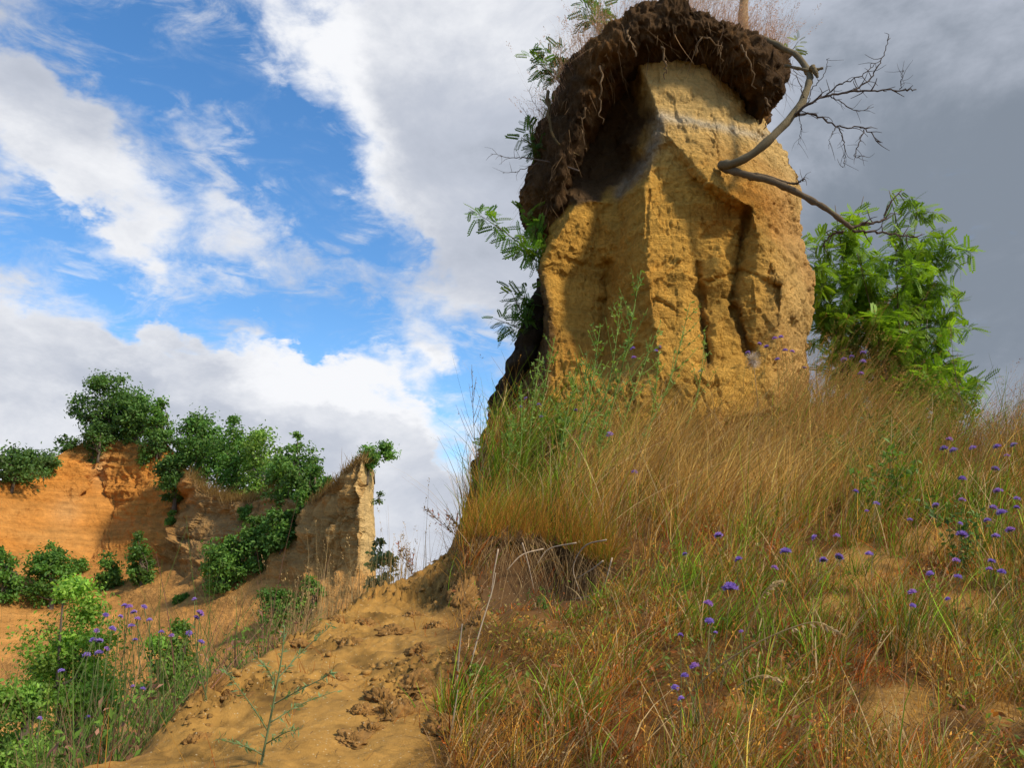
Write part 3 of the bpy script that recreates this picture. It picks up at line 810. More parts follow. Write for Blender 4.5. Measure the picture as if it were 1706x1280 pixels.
rus = sstep(-0.1, 0.4, fbm(V * 2.2 + 3, 4, 44))[..., None]
hc = hc * (1 - rus) + np.array((0.21, 0.105, 0.035)) * rus
ny, nx = V.shape[:2]
I = np.arange(ny * nx).reshape(ny, nx); I2 = np.roll(I, -1, 1)
Q = np.stack([I[:-1], I2[:-1], I2[1:], I[1:]], -1).reshape(-1, 4)
CAPV, CAPN = V, N
cap_o = mesh_np('turf_cap', V.reshape(-1, 3) - TL, Q, 'humus', tower, hc.reshape(-1, 3))
# left flank curtain of dark earth
lm = [(905, 470), (885, 540), (862, 610), (846, 670), (836, 730), (826, 800)]
mb = MB()
pts = spline([P(a + 10, b, 8.05) for a, b in lm], 60)
tb = np.linspace(0, 1, 60)
ang = np.linspace(0, 2 * np.pi, 40, endpoint=False)
R_ = 0.12 + 0.14 * tb
LV = pts[:, None] + np.stack([np.cos(ang)[None] * R_[:, None], 1.6 * np.sin(ang)[None] * R_[:, None], 0 * R_[:, None] + 0 * ang[None]], -1)
LV = LV + (LV - pts[:, None]) * (0.7 * fbm(LV * 5, 5, 5, 0.6))[..., None]
i = np.arange(59)[:, None] * 40; k = np.arange(40)[None]
q = np.stack([i + k, i + (k + 1) % 40, i + 40 + (k + 1) % 40, i + 40 + k], -1).reshape(-1, 4)
mb.add(LV.reshape(-1, 3), None, q, (0.055, 0.036, 0.02))
mb.build('earth_curtain', 'humus', tower)
# ---- roots hanging out of the cap
def on_cap(n, lo, hi, c0, c1):
    i = RNG.integers(int(c0 * 300), int(c1 * 300), n); j = (RNG.uniform(lo, hi, n) / (2 * np.pi) * 180).astype(int) % 180
    return CAPV[i, j], CAPN[i, j]
mb = MB()
n = 1300
b, bn = on_cap(n, -1.2, 0.9, 0.0, 1.0)
L_ = RNG.gamma(1.6, 0.055, n)
up = unit(bn * 0.7 + np.array((0, -0.1, -0.75)) + 0.5 * rdir(n))
bend = np.stack([RNG.normal(0, 0.25, n), RNG.normal(-0.1, 0.2, n), RNG.uniform(-0.8, -0.2, n)], -1)
k = RNG.uniform(0, 1, (n, 1))
ribbons(mb, b - bn * 0.01, up, bend, L_, RNG.uniform(0.003, 0.009, n), (1 - k) * np.array((0.08, 0.048, 0.024)) + k ** 2 * np.array((0.34, 0.20, 0.09)), 4)
o = mb.build('hanging_roots', 'grass', cap_o, TL)
o['kind'] = 'stuff'
def rootlets(pxs, rad, col):
    for pl in pxs:
        p = spline([P(*q) for q in pl], 16)
        p = p + 0.012 * RNG.normal(size=p.shape)
        m_ = MB(); m_.tube(p, np.linspace(rad, rad * 0.4, 16), 5, col)
        m_.build('root', 'bark', cap_o, TL)
rootlets([[(1045, 50, 6.75), (1050, 70, 6.72), (1062, 95, 6.75)], [(1105, 80, 6.78), (1108, 110, 6.8), (1106, 130, 6.85)], [(1160, 90, 6.8), (1172, 60, 6.7), (1200, 78, 6.75), (1204, 105, 6.8)],
          [(1000, 110, 6.95), (1003, 140, 6.95), (998, 175, 7.05), (1004, 205, 7.1)], [(1235, 75, 6.85), (1250, 110, 6.85), (1258, 150, 6.95)], [(1275, 165, 7.1), (1283, 190, 7.12), (1272, 215, 7.2)],
          [(975, 180, 7.1), (968, 215, 7.2), (975, 255, 7.3)]], 0.012, (0.17, 0.11, 0.06))
rootlets([[(915, 150, 7.3), (918, 215, 7.25), (935, 245, 7.25), (965, 260, 7.35)]], 0.02, (0.12, 0.08, 0.035))

# ================================================================== PLANTS
def ground_hit(px, py, h=0.0, y0=1.5, y1=7.6):
    """distance at which the view ray through (px, py) is h above the hillside (nearest crossing)"""
    Y = np.linspace(y0, y1, 700)
    q = P(px, py, Y)
    d = q[:, 2] - zt(q[:, 0], q[:, 1]) - h
    k = np.nonzero(d <= 0)[0]
    if len(k): return float(Y[k[0]]), True
    return float(Y[int(np.argmin(d))]), False
def gz(x, y): return float(zfine(np.array([x]), np.array([y]))[0])

# ---- trees and shrubs ------------------------------------------------------
def crown_tree(name, label, cat, px, top, bot, hw, Y, n, leaf, col, lean=0.0, group=None, trunk=0.05, clumps=None, base_off=0.0, seed=0, shape=1.0, low=0.10, wood=(0.13, 0.10, 0.07)):
    rng = np.random.default_rng(1000 + seed)
    if 'bush' in name or 'sprig' in name or 'thicket' in name:
        low, shape = -0.05, 0.75
        if name in ('slope_bush', 'face_bush'):
            Y = float(cliff_at(px, bot - 4)[1]) - 0.3
    b = P(px, bot, Y); t = P(px + lean, top, Y)
    dist = np.linalg.norm(b - CAM)
    H = t[2] - b[2]; Wd = hw / F_PX * dist
    root = b.copy(); root[2] -= base_off
    o = empty(name, root, label, cat, group)
    K = clumps or max(10, int(34 * min(2.0, (H * Wd) ** 0.5 / 2)))
    # clump centres in an uneven egg
    cs = []
    while len(cs) < K:
        u = rng.uniform(-1, 1, 3)
        if np.linalg.norm(u) > 1: continue
        hgt = 0.5 + 0.5 * u[2]
        wid = (1 - 0.55 * shape * abs(hgt - 0.38) ** 1.2) if low > 0 else (1.05 - 0.5 * hgt)
        cs.append((u[0] * Wd * wid * rng.uniform(0.7, 1.1) + (t[0] - b[0]) * hgt, u[1] * Wd * wid * 0.8, H * (low + (0.94 - low) * hgt)))
    cs = np.array(cs)
    outl = rng.random(K) < 0.2
    ce_ = np.array((0, 0, 0.45 * H))
    cs[outl] = ce_ + (cs[outl] - ce_) * rng.uniform(1.1, 1.35, (outl.sum(), 1))
    cs[:, 2] = np.maximum(cs[:, 2], 0.03 * H)
    cs = cs + b
    # trunk and limbs
    m = MB()
    mid = b + np.array(((t[0] - b[0]) * 0.4, 0, H * 0.6))
    tr = spline([root, b + np.array((rng.normal(0, 0.05), 0, H * 0.2)), mid], 10)
    R0 = trunk * H
    m.tube(tr, np.linspace(R0, R0 * 0.4, 10), 7, wood)
    m.build('trunk', 'bark', o)
    m = MB()
    for c_ in cs[rng.permutation(K)[:min(K, 16)]]:
        j = rng.integers(2, 9)
        q = spline([tr[j], (tr[j] + c_) / 2 + rng.normal(0, 0.06 * H, 3) * (1, 1, 0.3), c_], 6)
        m.tube(q, np.linspace(R0 * 0.35, R0 * 0.08, 6), 4, wood)
    m.build('limbs', 'bark', o)
    # leaves
    per = n // K
    m = MB()
    cc = np.asarray(col)
    per = int(n * 1.5) // K
    leaf = leaf * 0.82
    for c_, ol in zip(cs, outl):
        r = Wd * (rng.uniform(0.09, 0.15) if ol else rng.uniform(0.13, 0.33))
        g = rng.normal(size=(per, 3)) * r * np.array((0.75, 0.75, 0.5)) + c_
        out = unit(g - c_ + np.array((0, 0, 0.35 * r)) + 0.5 * r * rng.normal(size=g.shape))
        ax = unit(np.cross(out, rng.normal(size=g.shape)) + 0.25 * out)
        k = (rng.uniform(0.75, 1.6) * rng.uniform(0.75, 1.45, (per, 1)))
        cl = cc * k * np.array((1, 1, 1)) + np.array((0.03, 0.015, 0)) * rng.uniform(-0.6, 1, (per, 1)) * (cc[1] * 6)
        ls = leaf * rng.uniform(0.7, 1.3, per)
        leaves(m, g, ax, out, ls, ls * 0.55, np.clip(cl, 0.004, 1))
    m.build('crown', 'leaf', o)
    return o
DG, MG, YG, BG_ = (0.062, 0.125, 0.026), (0.09, 0.185, 0.032), (0.14, 0.24, 0.04), (0.17, 0.29, 0.038)
crown_tree('oak_tree', 'tallest dark green oak on the rim above the orange cliff', 'tree', 188, 618, 744, 50, 68, 5600, 0.34, DG, lean=-4, seed=1, base_off=0.8, low=0.02)
crown_tree('oak_tree', 'rounded dark green tree pressed against right side of the tallest rim oak', 'tree', 226, 652, 742, 34, 67, 2600, 0.34, (0.075, 0.15, 0.03), seed=2, base_off=0.8, low=0.02)
crown_tree('slender_tree', 'slim pale green sapling standing between the rim oak and the thicket', 'tree', 268, 660, 748, 20, 66, 1200, 0.34, MG, seed=3, base_off=0.8, low=0.02)
crown_tree('thicket_tree', 'flat-topped green tree at the left end of the rim thicket', 'tree', 328, 682, 800, 50, 60, 4400, 0.32, (0.078, 0.165, 0.03), seed=4, base_off=1.5)
crown_tree('thicket_tree', 'broad mid green tree in the middle of the rim thicket', 'tree', 392, 706, 828, 54, 57, 4600, 0.30, MG, seed=5, base_off=1.5)
crown_tree('thicket_tree', 'airy light green tree with a thin pale trunk above the dry grass lip', 'tree', 436, 708, 830, 40, 54.5, 2600, 0.28, YG, seed=6, base_off=1.5, wood=(0.4, 0.36, 0.28))
crown_tree('thicket_tree', 'light green pointed tree at the right end of the rim thicket', 'tree', 495, 722, 846, 46, 48.5, 3600, 0.27, (0.085, 0.165, 0.03), seed=7, base_off=1.0)
crown_tree('thicket_tree', 'low light green bushy tree leaning over the saddle beside the spur', 'tree', 524, 765, 842, 24, 46.5, 1400, 0.25, (0.085, 0.165, 0.03), seed=8, base_off=1.0)
crown_tree('thicket_tree', 'low round green tree filling the gap above the saddle', 'tree', 466, 762, 842, 34, 51, 2200, 0.26, MG, seed=70, base_off=1.0)
crown_tree('thicket_tree', 'low dark bush between the saddle tree and the grassy spur back', 'tree', 548, 792, 830, 16, 44.5, 700, 0.22, (0.078, 0.165, 0.03), seed=71, base_off=1.0)
crown_tree('rim_bush', 'dark bush spilling over the rim at the right end of the orange face', 'bush', 292, 740, 832, 34, 59.5, 2600, 0.30, DG, seed=9, base_off=1.0)
crown_tree('rim_bush', 'dark low bush on the rim at the left edge of the picture', 'bush', 22, 742, 802, 44, 59.5, 2000, 0.36, (0.065, 0.125, 0.03), seed=10, base_off=1)
crown_tree('rim_bush', 'second dark low bush on the far left rim, right of the edge one', 'bush', 74, 752, 785, 28, 62.5, 900, 0.34, (0.065, 0.125, 0.03), seed=11, base_off=1)
crown_tree('rim_bush', 'thin dark scrub bush just left of the tallest rim oak', 'bush', 112, 722, 756, 17, 65.5, 420, 0.30, DG, seed=12, base_off=1)
crown_tree('rim_bush', 'dark bush filling the gap under the slim sapling on the rim', 'bush', 262, 712, 752, 30, 65.5, 1300, 0.30, DG, seed=13, base_off=1)
crown_tree('rim_bush', 'dark bush at the foot of the tallest rim oak', 'bush', 165, 705, 752, 26, 65.3, 1100, 0.30, DG, seed=14, base_off=1)
crown_tree('face_bush', 'tiny green tuft hanging below the rim on the orange face', 'bush', 240, 745, 775, 13, 63.5, 380, 0.26, MG, seed=15)
crown_tree('face_bush', 'tiny dark tuft hanging below the tallest rim oak', 'bush', 155, 742, 772, 11, 63.5, 260, 0.26, DG, seed=16)
crown_tree('spur_sapling', 'small green sapling leaning out right of the spur tip', 'tree', 612, 736, 790, 30, 42, 1500, 0.20, MG, lean=26, seed=17, base_off=0.6, clumps=12)
crown_tree('spur_sprig', 'little leafy sprig hanging from the right side of the spur', 'shrub', 632, 818, 842, 13, 43, 130, 0.16, DG, seed=18, clumps=5)
crown_tree('slope_bush', 'dense green bush in the middle of the shaded cliff slope', 'bush', 372, 890, 985, 42, 45.5, 3000, 0.26, MG, seed=19, base_off=0.5)
crown_tree('slope_bush', 'green bush right of the dense one on the shaded cliff slope', 'bush', 428, 862, 950, 36, 45.5, 2200, 0.26, MG, seed=20, base_off=0.5)
crown_tree('slope_bush', 'dark green bush climbing the slope towards the saddle', 'bush', 468, 835, 920, 32, 45.2, 2000, 0.26, (0.075, 0.155, 0.028), seed=21, base_off=0.5)
crown_tree('slope_bush', 'dark green cone-shaped bush at the far left foot of the orange face', 'bush', 85, 902, 1010, 40, 50, 2800, 0.28, (0.075, 0.16, 0.026), seed=22, base_off=0.6)
crown_tree('slope_bush', 'dark green bush cut by the left edge below the orange face', 'bush', 8, 905, 1000, 26, 52, 1500, 0.28, (0.075, 0.16, 0.026), seed=23, base_off=0.6)
crown_tree('slope_bush', 'left of the two round bushes at the foot of the orange face', 'bush', 180, 920, 982, 24, 54, 1300, 0.28, (0.08, 0.165, 0.028), seed=24, base_off=0.5)
crown_tree('slope_bush', 'right and taller of the two round bushes at the foot of the orange face', 'bush', 234, 894, 976, 26, 54, 1500, 0.28, (0.08, 0.165, 0.028), seed=25, base_off=0.5)
crown_tree('slope_bush', 'dark green bush low on the talus below the spur', 'bush', 468, 972, 1045, 40, 34, 2200, 0.19, (0.08, 0.17, 0.028), seed=26, base_off=0.6)
crown_tree('slope_bush', 'small green bush at the left foot of the spur', 'bush', 520, 955, 1012, 18, 35, 800, 0.19, (0.09, 0.18, 0.03), seed=27, base_off=0.6)
for k, (lb, a, t_, b_, w_) in enumerate([('small green tuft on the shaded face under the dry grass lip', 410, 838, 866, 16), ('small bush in the gully left of the shaded slope', 284, 848, 878, 9), ('narrow green strip of scrub below the saddle', 500, 815, 862, 18),
        ('low green scrub at the base of the orange face, centre', 130, 925, 955, 18), ('small tuft on the talus below the two round bushes', 300, 985, 1005, 10)]):
    crown_tree('face_bush', lb, 'bush', a, t_, b_, w_, 50, 500, 0.24, MG, seed=60 + k)
crown_tree('robinia_bush', 'bright green leafy bush rising behind the violet flowers at lower left', 'bush', 130, 968, 1290, 92, 11.5, 9500, 0.075, BG_, seed=28, base_off=2.4, clumps=44)
crown_tree('robinia_bush', 'green bush behind the violet flowers beside the bare sand ridge', 'bush', 285, 1052, 1230, 62, 9.5, 5200, 0.06, (0.14, 0.25, 0.036), seed=29, base_off=2.2, clumps=26)
crown_tree('robinia_bush', 'dark green low bush in the bottom left corner', 'bush', 40, 1110, 1330, 60, 8.5, 3600, 0.06, (0.13, 0.23, 0.036), seed=30, base_off=2.0, clumps=26)
crown_tree('gap_sapling', 'thin-leaved pale sapling in the gap between spur and hillside', 'shrub', 640, 898, 1010, 27, 9.0, 420, 0.075, (0.17, 0.21, 0.09), seed=31, base_off=1.2, clumps=14, trunk=0.012)

# ---- robinia foliage: compound leaves ------------------------------------
def robinia_template(npair=8):
    v, t = [], []
    def leaflet(p, a, l, w):
        d = np.array((math.cos(a), math.sin(a), 0)); s_ = np.array((-d[1], d[0], 0))
        i = len(v)
        v.extend([p, p + d * l * 0.35 + s_ * w * 0.5 - np.array((0, 0, 0.1 * w)), p + d * l * 0.8 + s_ * w * 0.38, p + d * l, p + d * l * 0.8 - s_ * w * 0.38, p + d * l * 0.35 - s_ * w * 0.5 - np.array((0, 0, 0.1 * w))])
        t.extend([(i, i + 1, i + 5), (i + 1, i + 2, i + 5), (i + 2, i + 4, i + 5), (i + 2, i + 3, i + 4)])
    for k in range(npair):
        x = 0.22 + 0.66 * k / (npair - 1)
        z = -0.25 * x * x
        for s_ in (1, -1):
            leaflet(np.array((x, 0.012 * s_, z)), s_ * math.radians(68 - 18 * k / npair), 0.20 * (1 - 0.25 * abs(k / npair - 0.45)), 0.095)
    leaflet(np.array((0.92, 0, -0.22)), 0, 0.19, 0.09)
    i = len(v)
    v.extend([np.array((0, 0.008, 0)), np.array((0, -0.008, 0)), np.array((0.95, 0, -0.24))])
    t.append((i, i + 1, i + 2))
    return np.array(v), np.array(t)
RT_V, RT_T = robinia_template()
def robinia_leaves(m, pos, dirs, size, col, rng):
    n = len(pos)
    x = unit(dirs)
    y = unit(np.cross(np.array((0, 0, 1.0)) + 0.35 * rng.normal(size=(n, 3)), x))
    z = np.cross(x, y)
    B = np.stack([x, y, z], 1)
    V = np.einsum('kj,nji->nki', RT_V, B) * size[:, None, None] + pos[:, None]
    T = (np.arange(n)[:, None, None] * len(RT_V) + RT_T[None]).reshape(-1, 3)
    m.add(V.reshape(-1, 3), T, None, np.repeat(col, len(RT_V), axis=0))
def robinia(name, label, cat, base, stems, leafsize, col, nleaf, wood=(0.14, 0.10, 0.06), r0=0.02, spread=0.1, seed=0, group=None, droop=0.15, twigs=0):
    """stems: list of world polylines; leaves sit along their outer parts and on short side shoots"""
    rng = np.random.default_rng(3000 + seed)
    o = empty(name, base, label, cat, group)
    ml = MB()
    pool = []
    for s_ in stems:
        p = spline(s_, 14)
        mm = MB()
        mm.tube(p, np.linspace(r0, r0 * 0.25, 14), 5, wood)
        mm.build('stem', 'bark', o)
        pool.append(p)
    if twigs:
        mm = MB(); subs = []
        for p in pool:
            for k in range(twigs):
                j = int(rng.integers(3, 13)); L_ = rng.uniform(0.6, 1.5) * spread
                d = unit(rng.normal(size=3) * (1, 1, 0.6) + 0.5 * unit(p[-1] - p[0]))
                q = spline([p[j], p[j] + d * L_ * 0.6, p[j] + d * L_ + np.array((0, 0, -0.25 * L_))], 14)
                mm.tube(q[::3], np.linspace(0.005, 0.002, 5), 4, (0.16, 0.17, 0.06)); subs.append(q)
        mm.build('twigs', 'bark', o)['kind'] = 'stuff'
        pool = pool + subs
    per = nleaf // len(pool)
    for p in pool:
        k = rng.uniform(0.02 if twigs else 0.1, 1.0, per) ** 0.85 * 12.99
        i = k.astype(int); f = (k - i)[:, None]
        pos = p[i] * (1 - f) + p[i + 1] * f
        off = rng.normal(size=(per, 3)) * spread
        d = unit(unit(off) + 0.22 * unit(p[-1] - p[0]) + np.array((0, 0, -droop)))
        cl = np.asarray(col) * rng.uniform(0.7, 1.2) * rng.uniform(0.65, 1.35, (per, 1)) + np.array((0.05, 0.03, 0)) * rng.uniform(-0.5, 1, (per, 1)) * (rng.random((per, 1)) < 0.5)
        robinia_leaves(ml, pos + (0.0 if twigs else 0.35) * off, d, leafsize * rng.uniform(0.5, 1.3, per), np.clip(cl, 0.005, 1), rng)
    ml.build('foliage', 'leaf', o, smooth=False)['kind'] = 'stuff'
    return o
# big shrub behind the tower on the right
rb = P(1470, 800, 8.6)
rb[2] = gz(rb[0], rb[1]) - 0.1
tips = [(1360, 415, 8.3), (1395, 350, 8.4), (1440, 335, 8.5), (1480, 325, 8.7), (1525, 345, 8.6), (1570, 410, 8.4), (1545, 470, 8.5), (1380, 470, 8.3), (1430, 430, 8.1), (1490, 410, 8.2),
        (1560, 540, 8.4), (1590, 640, 8.3), (1520, 600, 8.2), (1470, 540, 8.0), (1400, 540, 8.5), (1450, 480, 8.7), (1540, 655, 8.2), (1500, 480, 8.8), (1400, 400, 8.6), (1575, 590, 8.5), (1360, 480, 8.6), (1540, 540, 8.1)]
st = []
for i, (a, b, Y) in enumerate(tips):
    a = 1460 + (a - 1460) * 1.06; b = b - 8
    t = P(a, b, Y)
    st.append([rb + RNG.normal(0, 0.05, 3) * (1, 1, 0), rb * 0.6 + t * 0.4 + RNG.normal(0, 0.14, 3), rb * 0.25 + t * 0.75 + RNG.normal(0, 0.10, 3) + (0, 0, 0.08), t])
robinia('robinia_shrub', 'bright green feathery-leaved shrub behind right side of the tower', 'shrub', rb, st, 0.165, (0.225, 0.365, 0.034), 10500, r0=0.013, spread=0.30, seed=1, droop=0.3, twigs=16)
# shoots growing from the turf on the left side
def shoot(label, pts, n, size, col, spread, seed, r0=0.008):
    W_ = [P(*q) for q in pts[0]]
    robinia('robinia_shoot', label, 'shoot', W_[0], [[P(*q) for q in s_] for s_ in pts], size, col, n, r0=r0, spread=spread, seed=seed, group='leafy shoots on the tower')
G1, G2c = (0.085, 0.175, 0.033), (0.12, 0.235, 0.038)
_sh = shoot
def shoot(label, pts, n, size, *a): _sh(label, pts, int(n * 1.7), size * 1.25, *a)
shoot('leafy shoot cut by the top edge above the turf cap', [[(1000, 60, 7.5), (985, 30, 7.5), (975, 5, 7.5)], [(1000, 60, 7.5), (995, 25, 7.5), (1005, -5, 7.5)]], 50, 0.13, G1, 0.06, 2)
shoot('dark green shoot sticking out left below the top of the turf cap', [[(935, 140, 7.5), (915, 120, 7.5), (885, 95, 7.45)], [(935, 140, 7.5), (920, 110, 7.5), (905, 75, 7.5)], [(935, 140, 7.5), (932, 110, 7.5), (935, 78, 7.5)]], 66, 0.12, G1, 0.05, 3)
shoot('small dark shoot halfway down the left side of the turf', [[(905, 262, 7.6), (890, 245, 7.55), (868, 228, 7.5)], [(905, 262, 7.6), (892, 250, 7.6), (880, 212, 7.6)]], 40, 0.12, G1, 0.05, 4)
shoot('small shoot pressed to the turf beside the dead twig tangle', [[(935, 215, 7.6), (922, 190, 7.6), (912, 168, 7.6)]], 18, 0.11, G1, 0.05, 5)
shoot('long pale green frond arching far out left of the tower', [[(900, 430, 7.7), (865, 405, 7.6), (825, 375, 7.5), (782, 348, 7.4)]], 46, 0.13, G2c, 0.035, 6)
shoot('bright leafy shoot hanging under the left end of the turf', [[(905, 440, 7.7), (888, 405, 7.7), (872, 350, 7.7)], [(905, 440, 7.7), (895, 400, 7.7), (890, 365, 7.7)], [(905, 440, 7.7), (880, 425, 7.6), (868, 400, 7.6)]], 84, 0.13, G2c, 0.06, 7)
shoot('green shoot at mid height on the left flank of the tower', [[(890, 560, 7.9), (868, 520, 7.8), (850, 482, 7.7)], [(890, 560, 7.9), (860, 545, 7.8), (822, 530, 7.7)], [(890, 560, 7.9), (872, 510, 7.8), (878, 480, 7.8)]], 78, 0.13, (0.10, 0.205, 0.035), 0.055, 8)
shoot('low leafy shoot at the left foot of the tower', [[(850, 790, 7.4), (835, 745, 7.4), (825, 700, 7.4)], [(850, 790, 7.4), (828, 770, 7.3), (812, 742, 7.3)]], 44, 0.11, G1, 0.06, 9)
shoot('yellow-green sprig on the right shoulder of the turf cap', [[(1300, 95, 7.4), (1318, 85, 7.4), (1330, 68, 7.4)]], 12, 0.09, (0.2, 0.22, 0.05), 0.03, 10)

# ---- bare branches ---------------------------------------------------------
def branch_thing(name, label, limbs, twigs, col, twigcol):
    b = P(*limbs[0][0][0])
    o = empty(name, b, label, 'branch')
    for pts, r0, r1 in limbs:
        p = spline([P(*q) for q in pts], 40)
        p = p + 0.35 * r0 * np.stack([noise3(p * 6, 1), noise3(p * 6, 2), noise3(p * 6, 3)], -1)
        m = MB(); m.tube(p, np.linspace(r0, r1, 40) * (1 + 0.07 * RNG.normal(size=40)) * (1 + 0.25 * np.maximum(0, np.sin(np.linspace(0, 31, 40))) ** 6), 9, col, 0.09); m.build('limb', 'bark', o)
    for pts, r0 in twigs:
        p = spline([P(*q) for q in pts], 6 * len(pts))
        p = p + 0.006 * RNG.normal(size=p.shape)
        m = MB(); m.tube(p, np.linspace(r0, r0 * 0.35, len(p)), 5, twigcol)
        # side spurs
        for k in range(2, len(p) - 1, 2):
            if RNG.random() < 0.75:
                d = unit(p[k + 1] - p[k - 1] + 0.5 * r0 * 0 + np.linalg.norm(p[k + 1] - p[k - 1]) * RNG.normal(size=3) * (0.9, 0.6, 0.9))
                L_ = RNG.uniform(0.05, 0.17)
                q = np.array([p[k], p[k] + d * L_ * 0.5 + RNG.normal(0, 0.01, 3), p[k] + d * L_ + RNG.normal(0, 0.02, 3) + (0, 0, -0.01)])
                m.tube(spline(q, 5), np.linspace(r0 * 0.5, r0 * 0.2, 5), 4, twigcol)
        m.build('twig', 'bark', o)
    return o
branch_thing('curved_branch', 'thick bare branch curving like a bow right of the tower with dead twigs',
    [([(1200, 276, 6.85), (1230, 268, 6.7), (1275, 238, 6.6), (1315, 200, 6.6), (1342, 158, 6.65), (1347, 122, 6.75), (1330, 96, 6.9), (1290, 72, 7.1), (1255, 58, 7.3)], 0.042, 0.024),
     ([(1308, 110, 7.0), (1335, 114, 6.8), (1352, 118, 6.7), (1372, 114, 6.65)], 0.016, 0.012), ([(1352, 112, 6.68), (1358, 122, 6.66), (1362, 130, 6.66)], 0.03, 0.012)],
    [([(1318, 196, 6.6), (1345, 175, 6.5), (1375, 160, 6.5), (1420, 152, 6.5), (1460, 152, 6.5), (1500, 150, 6.5), (1526, 150, 6.5)], 0.014),
     ([(1420, 152, 6.5), (1450, 130, 6.5), (1468, 100, 6.5), (1482, 62, 6.5)], 0.009), ([(1375, 160, 6.5), (1400, 140, 6.45), (1440, 122, 6.4), (1470, 95, 6.4)], 0.008),
     ([(1322, 192, 6.6), (1355, 190, 6.55), (1395, 210, 6.5), (1440, 214, 6.5), (1465, 236, 6.5)], 0.011), ([(1395, 210, 6.5), (1405, 235, 6.5), (1408, 262, 6.5), (1404, 280, 6.5)], 0.006),
     ([(1440, 214, 6.5), (1430, 240, 6.45), (1425, 262, 6.45), (1440, 258, 6.45)], 0.006), ([(1345, 175, 6.5), (1355, 145, 6.5), (1372, 125, 6.45), (1380, 95, 6.45)], 0.006),
     ([(1375, 160, 6.5), (1400, 168, 6.45), (1425, 185, 6.45), (1455, 178, 6.45)], 0.006), ([(1500, 150, 6.5), (1502, 130, 6.5), (1505, 115, 6.5)], 0.005), ([(1330, 190, 6.6), (1335, 215, 6.55), (1330, 240, 6.55)], 0.004),
     ([(1340, 160, 6.6), (1325, 120, 6.7), (1315, 95, 6.8)], 0.005), ([(1395, 210, 6.5), (1385, 225, 6.4), (1380, 245, 6.4)], 0.004)],
    (0.165, 0.13, 0.075), (0.085, 0.065, 0.055))
branch_thing('forked_branch', 'bare branch slanting down right from the tower and forked at its end',
    [([(1202, 278, 6.88), (1240, 290, 6.7), (1290, 305, 6.6), (1340, 325, 6.55), (1385, 355, 6.5), (1420, 382, 6.5)], 0.036, 0.02),
     ([(1228, 286, 6.72), (1270, 292, 6.62), (1310, 304, 6.58), (1330, 306, 6.55)], 0.014, 0.010)],
    [([(1415, 378, 6.5), (1445, 372, 6.5), (1468, 368, 6.5), (1480, 345, 6.5), (1500, 318, 6.5)], 0.014), ([(1420, 384, 6.5), (1455, 386, 6.5), (1500, 392, 6.5), (1528, 395, 6.5)], 0.013),
     ([(1405, 385, 6.6), (1385, 392, 6.7), (1368, 412, 6.8)], 0.013), ([(1326, 306, 6.55), (1336, 300, 6.5), (1341, 298, 6.5)], 0.007)],
    (0.14, 0.10, 0.06), (0.10, 0.07, 0.05))
branch_thing('dead_twigs', 'thin dead twigs sticking out left through the turf curtain',
    [([(965, 285, 7.3), (925, 272, 7.35), (870, 262, 7.4)], 0.010, 0.006)],
    [([(870, 262, 7.4), (845, 262, 7.4), (818, 255, 7.4)], 0.005), ([(900, 268, 7.4), (865, 285, 7.4), (838, 288, 7.4)], 0.005), ([(915, 200, 7.5), (895, 180, 7.5), (880, 150, 7.5)], 0.004), ([(925, 230, 7.5), (890, 215, 7.5), (872, 178, 7.5)], 0.005)],
    (0.12, 0.09, 0.07), (0.12, 0.09, 0.07))
# broken stumps on top
for label, a in (('short broken pale stump standing at the right of the turf top', [(1240, 60, 7.6), (1238, 25, 7.6), (1241, -6, 7.6)]), ('low broken pale log end on the middle of the turf top', [(1125, 20, 7.7), (1118, 2, 7.7), (1112, -20, 7.7)])):
    o = empty('tree_stump', P(*a[0]), label, 'stump')
    m = MB(); p = spline([P(*q) for q in a], 10); m.tube(p, np.linspace(0.062, 0.045, 10), 9, (0.36, 0.24, 0.12), 0.2); m.build('wood', 'bark', o)
    m = MB()
    for k in range(4):
        d = RNG.normal(0, 0.02, 3)
        m.tube(np.array([p[-1] + d * (1, 1, 0), p[-1] + d * (1, 1, 0) + (d[0] * 0.3, 0, 0.05 + 0.05 * RNG.random())]), np.array((0.014, 0.003)), 4, (0.42, 0.30, 0.17))
    m.build('splinters', 'bark', o)

# ================================================================== GRASS (nobody could count it)
STRAW, BLOND, GRN, RUST, GREY = np.array((0.51, 0.255, 0.042)), np.array((0.62, 0.37, 0.095)), np.array((0.175, 0.29, 0.016)), np.array((0.43, 0.105, 0.016)), np.array((0.38, 0.225, 0.10))
def ell(px, py, cx, cy, rx, ry): return np.exp(-(((px - cx) / rx) ** 2 + ((py - cy) / ry) ** 2))
def sample_slope(n, p0, p1, y0, y1):
    y = np.exp(RNG.uniform(math.log(y0), math.log(y1), n))
    x = (RNG.uniform(p0, p1, n) - 853) / F_PX * y * 1.02
    z = zt(x, y)
    px, py = pix(np.stack([x, y, z], -1))
    return np.stack([x, y, z - 0.01], -1), px, py
def on_tower(b):
    q = np.abs(b[:, 0] - 0.95) / 1.15
    return (q < 1) & (b[:, 1] > 7.0) & (b[:, 1] < 8.9)
def panicles(mb, tip, dirv, n, size, col, along=0.10):
    N = len(tip)
    if not N: return
    t = np.repeat(tip, n, 0); d = np.repeat(dirv, n, 0)
    k = RNG.uniform(0, 1, (N * n, 1))
    cen = t - d * along * k + RNG.normal(0, 0.16, (N * n, 3)) * along * (0.25 + 0.6 * k)
    ax = unit(d + 0.7 * rdir(N * n))
    s_ = size * RNG.uniform(0.6, 1.3, N * n)
    leaves(mb, cen, ax, rdir(N * n), s_, s_ * 0.38, np.repeat(col, n, 0) * RNG.uniform(0.8, 1.2, (N * n, 1)))
